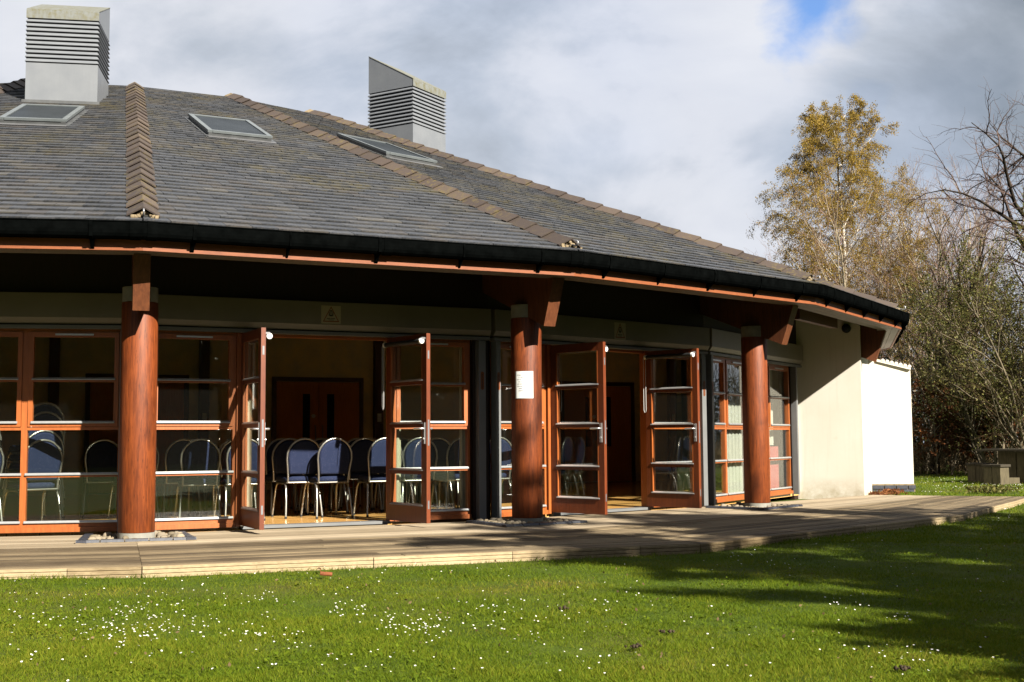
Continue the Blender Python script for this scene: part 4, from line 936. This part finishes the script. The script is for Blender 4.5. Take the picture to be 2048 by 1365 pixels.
# ---------------------------------------------------------------- plants
def mesh_np(name, V, Fq, mats, parent=None, mi=None, attr=None, smooth=False):
    me = bpy.data.meshes.new(name); nv, nf = len(V), len(Fq); k = Fq.shape[1]
    me.vertices.add(nv); me.vertices.foreach_set('co', V.astype(np.float32).ravel()); me.loops.add(nf*k); me.loops.foreach_set('vertex_index', Fq.astype(np.int32).ravel())
    me.polygons.add(nf); me.polygons.foreach_set('loop_start', np.arange(0, nf*k, k, dtype=np.int32))
    for m in (mats if isinstance(mats, (list, tuple)) else [mats]): me.materials.append(m)
    if attr is not None: a = me.attributes.new('rnd', 'FLOAT', 'FACE'); a.data.foreach_set('value', attr.astype(np.float32))
    me.update(calc_edges=True)
    if smooth: me.polygons.foreach_set('use_smooth', np.ones(nf, dtype=bool))
    return link_mesh(name, me, parent)
def leafmat(name, stops, rough=.6, trans=.35, scale=.7):
    m = bpy.data.materials.new(name); m.use_nodes = True; t = m.node_tree; p = t.nodes['Principled BSDF']; MAT[name] = m
    at = N(t, 'ShaderNodeAttribute', attribute_name='rnd'); gp = N(t, 'ShaderNodeNewGeometry'); n = noise(t, gp.outputs['Position'], scale, 3)
    x = mathn(t, 'ADD', mathn(t, 'MULTIPLY', at.outputs['Fac'], .6), mathn(t, 'MULTIPLY', n, .4)); c = ramp(t, x, stops); L(t, c, p.inputs['Base Color']); p.inputs['Roughness'].default_value = rough; p.inputs['Specular IOR Level'].default_value = .12
    if trans:
        tl = N(t, 'ShaderNodeBsdfTranslucent'); L(t, c, tl.inputs[0]); mx = N(t, 'ShaderNodeMixShader'); mx.inputs[0].default_value = trans; L(t, p.outputs[0], mx.inputs[1]); L(t, tl.outputs[0], mx.inputs[2]); L(t, mx.outputs[0], t.nodes['Material Output'].inputs[0])
    return m
leafmat('grass_blade', [(.12, (.050, .092, .004)), (.36, (.110, .182, .007)), (.58, (.198, .270, .011)), (.74, (.30, .30, .026)), (.90, (.37, .25, .075))], .75, .45, .55)
leafmat('birch_leaf', [(.2, (.24, .180, .030)), (.5, (.42, .29, .050)), (.8, (.52, .33, .060)), (1, (.50, .23, .05))], .6, .4)
leafmat('olive_leaf', [(.2, (.060, .070, .018)), (.5, (.145, .150, .036)), (.8, (.25, .22, .070)), (1, (.32, .22, .10))], .5, .3)
leafmat('rust_leaf', [(.2, (.10, .036, .012)), (.6, (.28, .10, .035)), (1, (.45, .20, .07))], .7, .3)
leafmat('dark_leaf', [(.2, (.010, .016, .005)), (.6, (.026, .034, .010)), (1, (.055, .045, .018))], .6, .15)
leafmat('dead_stem', [(.2, (.10, .065, .030)), (.6, (.26, .18, .09)), (1, (.42, .31, .17))], .8, .2)
simple('bark_dark', (.050, .038, .028), .9, .1, var=.45, scale=8, stretch=(1, 1, .4))
simple('bark_pale', (.40, .33, .23), .85, .15, var=.45, scale=6, stretch=(1, 1, .4))
simple('bark_mid', (.20, .165, .11), .85, .15, var=.45, scale=6, stretch=(1, 1, .4))
simple('twig_dark', (.10, .065, .055), .8, .2, var=.4, scale=3)
simple('twig_red', (.24, .15, .11), .8, .2, var=.4, scale=3)
m, t, p = new_mat('birch_bark', .7, .2); v = coords(t, 'Object', (2, 2, 9)); a = noise(t, v, 2.2, 5, .7); L(t, ramp(t, a, [(.40, (.05, .045, .04)), (.50, (.70, .64, .55)), (.8, (.92, .86, .76))]), p.inputs['Base Color'])

def unit(v): return v/max(1e-9, np.linalg.norm(v))
def grow(rs, p, d, length, r, lv, spec, segs, tips):
    s = spec[lv]; n = s['seg']; step = length/n; pts = [p]; dirs = [d]; rr_ = [r]; rend = r*s.get('taper', .35)
    for i in range(n):
        d = unit(d + rs.normal(0, s['wob'], 3) + np.array([0, 0, s['up']])); p = p+d*step; pts.append(p); dirs.append(d); rr_.append(r+(rend-r)*(i+1)/n)
    for i in range(n): segs.append((lv, *pts[i], *pts[i+1], rr_[i], rr_[i+1]))
    if lv+1 >= len(spec): tips.append(np.array(pts)); return
    c = spec[lv+1]; cnt = max(1, int(rs.normal(c['n'], c['n']*.12)))
    for j in range(cnt):
        f = c['t0']+(1-c['t0'])*((j+rs.random())/cnt); x = f*n; i = min(n-1, int(x)); q = pts[i]+(pts[i+1]-pts[i])*(x-i); dd = dirs[i+1]
        az = j*2.4+rs.uniform(-.6, .6); perp = unit(np.cross(dd, [0.3, .1, 1.0])); p2 = np.cross(dd, perp); a = c['ang']*(1+rs.normal(0, .15))
        nd = unit(dd*math.cos(a)+(perp*math.cos(az)+p2*math.sin(az))*math.sin(a)); l2 = length*c['len']*(1-c['fall']*(f-c['t0'])/(1-c['t0']+1e-6))*rs.uniform(.75, 1.2)
        grow(rs, q, nd, l2, max(.0025, min(rr_[i]*.8, r*c['rad']*(1-.5*f))), lv+1, spec, segs, tips)
def tubes(S, sides):
    S = np.array(S); p0, p1, r0, r1 = S[:, 0:3], S[:, 3:6], S[:, 6], S[:, 7]; d = p1-p0; d /= np.linalg.norm(d, axis=1)[:, None]+1e-9
    ref = np.where(np.abs(d[:, 2:3]) > .9, np.array([[1., 0, 0]]), np.array([[0, 0, 1.]])); a = np.cross(d, ref); a /= np.linalg.norm(a, axis=1)[:, None]+1e-9; b = np.cross(d, a); n = len(S)
    V = np.zeros((n, 2*sides, 3))
    for k in range(sides):
        th = 2*math.pi*k/sides; o = a*math.cos(th)+b*math.sin(th); V[:, k] = p0+o*r0[:, None]; V[:, sides+k] = p1+o*r1[:, None]
    Fc = np.array([[k, (k+1) % sides, sides+(k+1) % sides, sides+k] for k in range(sides)]); Fq = (Fc[None]+(np.arange(n)*2*sides)[:, None, None]).reshape(-1, 4); return V.reshape(-1, 3), Fq
def cards(P, size, rs, droop=None, asp=.6):
    """leaf-sized quads at points P"""
    n = len(P); s = size*rs.uniform(.6, 1.35, n)[:, None]; a = rs.normal(0, 1, (n, 3)); 
    if droop is not None: a[:, 2] -= droop
    a /= np.linalg.norm(a, axis=1)[:, None]; b = rs.normal(0, 1, (n, 3)); b -= a*(a*b).sum(1)[:, None]; b /= np.linalg.norm(b, axis=1)[:, None]; b *= asp
    V = np.stack([P-a*s*.5, P+b*s*.5, P+a*s*.5, P-b*s*.5], 1).reshape(-1, 3); return V, np.arange(4*n).reshape(-1, 4)
TRI = [0]
def tree(name, label, base, h, spec, bark, twig, seed, r0, leaf=None, nleaf=0, lsize=.07, lean=(0, 0), droop=None, stems=1, cat='tree', group=None, sides=6, spread=.25, lz=0):
    rs = np.random.default_rng(seed); segs, tips, cuts = [], [], [0]
    for s in range(stems):
        a = 2*math.pi*s/stems+rs.uniform(0, 1); d = unit(np.array([lean[0], lean[1], 1.])+(np.array([math.cos(a), math.sin(a), 0])*spread if stems > 1 else 0))
        b = np.array([math.cos(a), math.sin(a), 0])*(.15 if stems > 1 else 0); b[2] = -.25
        grow(rs, b, d, h*rs.uniform(.85, 1.0) if stems > 1 else h, r0, 0, spec, segs, tips); cuts.append(len(segs))
    root = tag(empty(name, (base[0], base[1], Z_LAWN)), label, cat, group)
    for c0, c1 in zip(cuts[:-1], cuts[1:]):
        V, Fq = tubes([s[1:] for s in segs[c0:c1] if s[0] == 0], 8); mesh_np('trunk', V, Fq, bark, root, smooth=True)
    S1 = [s[1:] for s in segs if s[0] == 1]; S2 = [s[1:] for s in segs if s[0] >= 2]
    V, Fq = tubes(S1, 5); o = mesh_np('branches', V, Fq, bark, root); o['kind'] = 'stuff'; TRI[0] += len(Fq)*2
    if S2: V, Fq = tubes(S2, 3); o = mesh_np('twigs', V, Fq, twig, root); o['kind'] = 'stuff'; TRI[0] += len(Fq)*2
    if leaf:
        T = np.concatenate([t[:-1]+(t[1:]-t[:-1])*rs.random((len(t)-1, 1)) for t in tips]); T = T[T[:, 2] > lz]; idx = rs.integers(0, len(T), nleaf); P_ = T[idx]+rs.normal(0, .05, (nleaf, 3)); V, Fq = cards(P_, lsize, rs, droop)
        o = mesh_np('crown', V, Fq, leaf, root, attr=rs.random(nleaf)); o['kind'] = 'stuff'; TRI[0] += nleaf*2
    return root
X = lambda px, z: (px-1024)/2475*z
BIRCH = [dict(seg=14, wob=.05, up=.10, taper=.12), dict(n=44, t0=.16, ang=.85, len=.36, fall=.66, rad=.32, seg=7, wob=.11, up=.035, taper=.25), dict(n=9, t0=.2, ang=.75, len=.42, fall=.4, rad=.5, seg=5, wob=.14, up=-.05, taper=.4), dict(n=6, t0=.15, ang=.6, len=.95, fall=.3, rad=.6, seg=6, wob=.10, up=-.26, taper=.5)]
BM = MAT
tree('birch_tree', 'tall silver birch with drooping golden spring twigs, left of the bare trees', (X(1728, 40), 40), 11.7, BIRCH, BM['birch_bark'], BM['twig_red'], 3, .13, BM['birch_leaf'], 150000, .043, lean=(.02, 0), droop=1.6, cat='birch tree', lz=2)
tree('birch_tree', 'slimmer golden birch standing close behind the tall birch', (X(1768, 43), 43), 9.6, BIRCH, BM['birch_bark'], BM['twig_red'], 9, .10, BM['birch_leaf'], 50000, .043, lean=(.03, 0), droop=1.6, cat='birch tree', lz=2)
UPR = [dict(seg=10, wob=.06, up=.05, taper=.25), dict(n=16, t0=.18, ang=.50, len=.60, fall=.55, rad=.42, seg=8, wob=.09, up=.06, taper=.25), dict(n=9, t0=.15, ang=.55, len=.50, fall=.45, rad=.42, seg=6, wob=.12, up=.05, taper=.3), dict(n=7, t0=.1, ang=.6, len=.50, fall=.3, rad=.5, seg=4, wob=.16, up=.04, taper=.5)]
tree('bare_tree', 'bare many-stemmed tree rising right of the birches, above the eaves', (X(1838, 37), 37), 8.3, UPR, BM['bark_pale'], BM['twig_red'], 14, .085, stems=4, spread=.42, group='bare trees beyond the lawn')
tree('bare_tree', 'slender bare tree between the birches and the olive thicket', (X(1912, 41), 41), 9.3, UPR, BM['bark_pale'], BM['twig_red'], 15, .09, stems=3, spread=.30, group='bare trees beyond the lawn')
tree('bare_tree', 'dark bare tree just right of the white side wall', (X(1862, 34), 34), 6.0, UPR, BM['bark_dark'], BM['twig_red'], 16, .15, lean=(.05, 0), group='bare trees beyond the lawn')
tree('bare_tree', 'thin bare tree nearly hidden behind the left part of the birches', (X(1650, 46), 46), 7.5, UPR, BM['bark_pale'], BM['twig_red'], 18, .08, stems=2, spread=.2, group='bare trees beyond the lawn')
OAK = [dict(seg=9, wob=.05, up=.05, taper=.12), dict(n=13, t0=.30, ang=1.0, len=.66, fall=.40, rad=.50, seg=11, wob=.19, up=.03, taper=.12), dict(n=12, t0=.12, ang=.75, len=.42, fall=.4, rad=.42, seg=7, wob=.22, up=.02, taper=.3), dict(n=10, t0=.1, ang=.75, len=.46, fall=.3, rad=.42, seg=4, wob=.24, up=.02, taper=.5)]
tree('oak_tree', 'dark bare oak whose crooked limbs reach in from the right edge', (X(2235, 31), 31), 9.8, OAK, BM['bark_dark'], BM['twig_dark'], 108, .26, lean=(-.06, 0), cat='oak tree')
BUSH = [dict(seg=8, wob=.09, up=.05, taper=.3), dict(n=12, t0=.12, ang=.6, len=.55, fall=.5, rad=.5, seg=6, wob=.14, up=.03, taper=.3), dict(n=8, t0=.1, ang=.7, len=.5, fall=.4, rad=.5, seg=4, wob=.18, up=.02, taper=.4), dict(n=5, t0=.1, ang=.7, len=.5, fall=.3, rad=.6, seg=3, wob=.2, up=.02, taper=.5)]
for i, (px_, z_, h_, nl, lab) in enumerate(((1990, 32, 5.2, 42000, 'tall olive green thicket behind the picnic table'), (2080, 31, 5.8, 30000, 'olive green thicket running out of the picture on the right'), (1925, 37, 3.3, 16000, 'lower olive thicket between the bare trees and the picnic table'))):
    tree('thicket_shrub', lab, (X(px_, z_), z_), h_, BUSH, BM['bark_mid'], BM['dead_stem'], 40+i, .045, BM['olive_leaf'], int(nl*.8), .055, stems=9, spread=.45, cat='shrub', group='olive thickets at the lawn edge')
for i, (px_, z_, h_, nl, lab) in enumerate(((1880, 33, 2.7, 4200, 'sapling with rusty dead leaves right of the white wall'), (1938, 34, 2.5, 4200, 'rusty leaved sapling left above the block stool'), (2010, 33.5, 2.4, 3000, 'rusty leaved sapling behind the picnic table top'))):
    tree('beech_sapling', lab, (X(px_, z_), z_), h_, BUSH, BM['bark_pale'], BM['dead_stem'], 60+i, .03, BM['rust_leaf'], nl, .085, stems=2, spread=.25, cat='sapling', group='rusty saplings under the trees', lz=.5)
# undergrowth and the wood behind
rs = np.random.default_rng(5)
def mass(name, label, n, xr, yr, hf, size, mat, droop=None, asp=.6, cat=None):
    x = rs.uniform(*xr, n); y = rs.uniform(*yr, n); h = hf(x, y); z = Z_LAWN+h*rs.random(n)**.8; V, Fq = cards(np.stack([x, y, z], 1), size, rs, droop, asp); o = mesh_np(name, V, Fq, mat, attr=rs.random(n)); tag(o, label, kind='stuff'); TRI[0] += n*2; return o
mass('undergrowth', 'dead brown undergrowth along the foot of the trees', 48000, (9.5, 26), (32.5, 37), lambda x, y: .55+.35*np.sin(x*2.1)*np.sin(y*1.7+x)+.3*(y-32.5)/4.5, .11, MAT['dead_stem'], -1.8, .16)
mass('bramble', 'dark bramble and brushwood between the trunks', 36000, (8, 30), (36, 42), lambda x, y: 2.3+1.0*np.sin(x*1.3)+.5*np.sin(x*3.1+y), .10, MAT['dark_leaf'])
mass('woodland', 'dark wood behind the bare trees', 36000, (4, 48), (46, 60), lambda x, y: 3.9+.7*np.sin(x*.5)+.5*np.sin(x*1.3+1), .20, MAT['dark_leaf'])
# twig haze of the wood
S = []
for i in range(420):
    x, y = rs.uniform(8, 42), rs.uniform(40, 58); p = np.array([x, y, -.3]); d = unit(np.array([rs.normal(0, .12), 0, 1.])); ln = rs.uniform(4.5, 7.5); r = rs.uniform(.02, .05)
    for j in range(5):
        q = p+d*ln/5; S.append((*p, *q, r*(1-j*.17), r*(1-(j+1)*.17))); p = q; d = unit(d+rs.normal(0, .09, 3))
        for k2 in range(4):
            d2 = unit(d+rs.normal(0, .45, 3)); S.append((*p, *(p+d2*rs.uniform(.5, 1.3)), .010, .004))
V, Fq = tubes(S, 3); o = mesh_np('brushwood', V, Fq, MAT['bark_dark']); tag(o, 'thin bare poles of the wood behind the lawn', kind='stuff'); TRI[0] += len(Fq)*2

# trees standing off to the right, whose shadows lie over the deck and lawn
def at_uv(u, v_): e = np.array([-math.cos(R(SUN_AZ)), -math.sin(R(SUN_AZ))]); f = np.array([-math.sin(R(SUN_AZ)), math.cos(R(SUN_AZ))]); return e*u+f*v_
for i, (u, v_, h_, nl) in enumerate(((-6.3, 9.3, 8.0, 45000), (-7.0, 10.9, 9.0, 60000), (-7.2, 12.5, 9.0, 45000), (-6.4, 8.0, 6.6, 40000))):
    b = at_uv(u, v_); tree('oak_tree', ['oak casting its shadow over the right half of the lawn', 'oak casting its shadow over the deck', 'second oak beyond the right edge', 'smaller oak beyond the right edge, nearest the open lawn'][i], b, h_, OAK, BM['bark_dark'], BM['bark_dark'], 80+i, .17, BM['dark_leaf'], nl, .15, cat='oak tree', group='trees off to the right')
# tree belt all round the far side of the lawn, seen only in the window glass
n = 95000; th = rs.uniform(math.pi*.84, math.pi*2.22, n); rad = rs.uniform(38, 50, n); x = 2+rad*np.cos(th); y = 2+rad*np.sin(th)*.75; hh = 10.0+2.0*np.sin(th*9)+1.2*np.sin(th*23); z = hh*rs.random(n)**1.15
V, Fq = cards(np.stack([x, y, z], 1), 1.0, rs, asp=.9); o = mesh_np('woodland', V, Fq, MAT['dark_leaf'], attr=rs.random(n)); tag(o, 'belt of trees round the open side of the lawn', kind='stuff'); TRI[0] += n*2

# ---- grass and daisies
DP = [DINN[-1]]+[DOUT[k] for k in range(-1, 5)]+[DINN[4]]
poly = [tuple(cor(-1, 17.72)[:2])]+[tuple(DOUT[k]) for k in range(0, 5)]+[tuple(DINN[4]), (5.83, 20.62), (6.72, 23.25), (7.55, 23.3), (8.9, 28), (-30, 40), (-30, 12)]
def outside(x, y, poly):
    ins = np.zeros(len(x), bool); j = len(poly)-1
    for i in range(len(poly)):
        xi, yi = poly[i]; xj, yj = poly[j]; c = ((yi > y) != (yj > y)) & (x < (xj-xi)*(y-yi)/(yj-yi+1e-12)+xi); ins ^= c; j = i
    return ~ins
def blades(n, y0, y1, w, h, pw):
    f = rs.random(n); y = (y0**(1-pw)+(y1**(1-pw)-y0**(1-pw))*f)**(1/(1-pw)); x = rs.uniform(-.60, .60, n)*y; ok = outside(x, y, poly); x, y = x[ok], y[ok]; n = len(x)
    tuft = .5+.5*np.sin(x*5.3+np.sin(y*4.1)*2)*np.sin(y*6.7+np.sin(x*3.3)*2); z = lawn_z(x, y)-.003; hh = h*rs.uniform(.45, 1.25, n)*(.70+.6*tuft)*(1+.9*(rs.random(n) > .97)); ww = w*rs.uniform(.6, 1.4, n)
    # longer grass along the foot of the deck
    for k in range(-1, 4):
        A, B = DOUT[k], DOUT[k+1]; d = (B-A)/np.linalg.norm(B-A); q = np.abs((x-A[0])*d[1]-(y-A[1])*d[0]); s_ = (x-A[0])*d[0]+(y-A[1])*d[1]; near = (q < .10) & (s_ > -.1) & (s_ < np.linalg.norm(B-A)+.1); hh = np.where(near, hh*1.55, hh)
    a = rs.uniform(0, 2*math.pi, n); lean = rs.normal(0, .55, (n, 2)); P0 = np.stack([x, y, z], 1); dv = np.stack([np.cos(a), np.sin(a), np.zeros(n)], 1)*ww[:, None]*.5; tip = P0+np.stack([lean[:, 0]*hh, lean[:, 1]*hh, hh*.85], 1)
    V = np.stack([P0-dv, P0+dv, tip], 1).reshape(-1, 3)
    patch = .5+.3*np.sin(x*.9+1.3+np.sin(y*.7)*1.5)*np.sin(y*1.1+np.sin(x*.6)*2)+.3*np.sin(x*3.7+np.sin(y*2.9)*1.7)*np.sin(y*4.3+np.sin(x*2.1)*2); att = np.clip(.15+.55*rs.random(n)+.25*patch+.12*(tuft-.5), 0, 1)
    bare = np.exp(-((y-(8.75+.08*x+.12*np.sin(x*2.3)))**2)/.09)*(x < .6)*(x > -7)*np.clip(.55+.4*np.sin(x*1.7)+.3*np.sin(x*4.1+y*3), 0, 1); att = np.clip(att+.35*bare, 0, 1.2)
    keep = rs.random(n) > .55*bare; V = V.reshape(-1, 3, 3)[keep].reshape(-1, 3); att = att[keep]; return V, att
Vs, As = [], []
for a in ((660000, 4.6, 12.5, .0045, .024, 1.6), (220000, 12.0, 22, .009, .030, 1.2), (110000, 20, 37, .018, .040, 1.0001)):
    V, at_ = blades(*a); Vs.append(V); As.append(at_)
V = np.concatenate(Vs); at_ = np.concatenate(As); o = mesh_np('grass', V, np.arange(len(V)).reshape(-1, 3), MAT['grass_blade'], attr=at_); tag(o, 'short green lawn grass', kind='stuff'); TRI[0] += len(V)//3
# broad-leaved weeds among the grass
n = 16000; y = 4.8*(12.5/4.8)**rs.random(n); x = rs.uniform(-.6, .6, n)*y; cl_ = (np.sin(x*2.1+.5)*np.sin(y*1.9)+.6*np.sin(x*5.1+y*3)) > .35; ok = outside(x, y, poly) & cl_; x, y = x[ok], y[ok]; n = len(x)
P_ = np.stack([x, y, lawn_z(x, y)+rs.uniform(.008, .028, n)], 1); a = rs.uniform(0, 6.283, n); s = rs.uniform(.006, .014, n); tl = rs.normal(0, .35, (n, 2)); u_ = np.stack([np.cos(a), np.sin(a), tl[:, 0]], 1)*s[:, None]; v_ = np.stack([-np.sin(a), np.cos(a), tl[:, 1]], 1)*s[:, None]*.7
V = np.stack([P_-u_, P_+v_, P_+u_, P_-v_], 1).reshape(-1, 3); o = mesh_np('clover_leaves', V, np.arange(4*n).reshape(-1, 4), MAT['grass_blade'], attr=rs.uniform(.3, .75, n)); tag(o, 'small flat weed leaves among the grass', kind='stuff')
# daisies: clusters placed over the lawn
pts = []
def cluster(u, v, su, sv, n):
    for i in range(n):
        uu, vv = u+rs.normal(0, su), v+rs.normal(0, sv)
        if vv > 1150-.045*uu or (uu > 1930 and vv > 970 and uu > 1900): 
            q = ground_at(uu, vv, Z_LAWN)
            pts.append(q[:2])
for a in ((330, 1258, 95, 22, 110), (240, 1280, 60, 25, 40), (120, 1240, 90, 20, 45), (520, 1275, 60, 15, 25), (530, 1200, 18, 8, 14), (690, 1222, 40, 14, 26), (830, 1262, 40, 16, 42), (880, 1245, 100, 20, 45), (700, 1330, 120, 20, 24), (60, 1320, 60, 20, 14), (290, 1210, 80, 12, 24), (980, 1215, 30, 12, 16), (1080, 1245, 60, 16, 24), (1260, 1205, 70, 16, 22), (1500, 1115, 60, 10, 14), (1560, 1135, 60, 12, 12), (1700, 1085, 70, 12, 18), (1690, 1215, 30, 12, 14), (1780, 1245, 30, 8, 10), (1830, 1315, 60, 18, 24), (1120, 1330, 120, 20, 20), (1900, 1140, 80, 30, 16), (1500, 1300, 200, 40, 22), (560, 1180, 300, 25, 40), (1980, 1030, 50, 12, 16), (900, 1150, 300, 10, 26)): cluster(*a)
for i in range(420):
    uu, vv = rs.uniform(1840, 2060), rs.uniform(958, 986)
    if rs.random() < .3+.7*(uu-1840)/220: pts.append(ground_at(uu, vv, Z_LAWN)[:2])
pts = np.array(pts); ok = outside(pts[:, 0], pts[:, 1], poly) & (pts[:, 1] < 36); pts = pts[ok]
m0 = MB(); r_ = random.Random(9)
for x, y in pts:
    z = float(lawn_z(x, y))+r_.uniform(.018, .034); q = r_.uniform(.0034, .0066)*(1 if y < 15 else 1.6); tx, ty = r_.gauss(.12, .2), r_.gauss(-.30, .2); nn = Vector((tx, ty, 1)).normalized(); u1 = nn.orthogonal().normalized(); v1 = nn.cross(u1)
    ring = []
    for i in range(12):
        a = 2*math.pi*i/12; rr2 = q*(1 if i % 2 else .80); p_ = Vector((x, y, z))+u1*math.cos(a)*rr2+v1*math.sin(a)*rr2+nn*.002; ring.append(tuple(p_))
    m0.add([(x, y, z)]+ring, [(0, 1+i, 1+(i+1) % 12) for i in range(12)], 0)
    rg = [tuple(Vector((x, y, z))+u1*math.cos(i*1.047)*q*.32+v1*math.sin(i*1.047)*q*.32+nn*.0035) for i in range(6)]; m0.add(rg, [tuple(range(6))], 1)
simple('daisy_white', (1.1, 1.09, 1.1), .6, .2, var=.04); simple('daisy_yellow', (.65, .42, .03), .7, .2, var=.1)
o = m0.build('daisies', [MAT['daisy_white'], MAT['daisy_yellow']]); tag(o, 'white daisies scattered over the lawn', kind='stuff')
# fallen leaves by the plinth and a low green weed in front of it
n = 320; y = 4.9*(12./4.9)**rs.random(n); x = rs.uniform(-.45, .45, n)*y; ok = outside(x, y, poly); x, y = x[ok], y[ok]; P_ = np.stack([x, y, lawn_z(x, y)+rs.uniform(.01, .025, len(x))], 1); V, Fq = cards(P_, .022, rs); o = mesh_np('dead_leaves', V, Fq, MAT['dead_stem'], attr=rs.random(len(x))); tag(o, 'scraps of dead leaf caught in the lawn', kind='stuff')
n = 420; x = rs.uniform(6.05, 7.1, n); y = 21.0+(x-6.05)*1.9+rs.normal(0, .25, n); P_ = np.stack([x, y, Z_LAWN+rs.uniform(.01, .07, n)], 1); V, Fq = cards(P_, .06, rs); o = mesh_np('fallen_leaves', V, Fq, MAT['rust_leaf'], attr=rs.random(n)); tag(o, 'drift of brown leaves against the brick plinth', kind='stuff')
n = 500; x = rs.normal(8.65, .22, n); y = rs.normal(22.6, .15, n); P_ = np.stack([x, y, Z_LAWN+rs.uniform(.02, .13, n)], 1); V, Fq = cards(P_, .06, rs); o = mesh_np('weeds', V, Fq, MAT['olive_leaf'], attr=rs.random(n)); tag(o, 'low leafy green weeds on the lawn right of the white wall', kind='stuff')
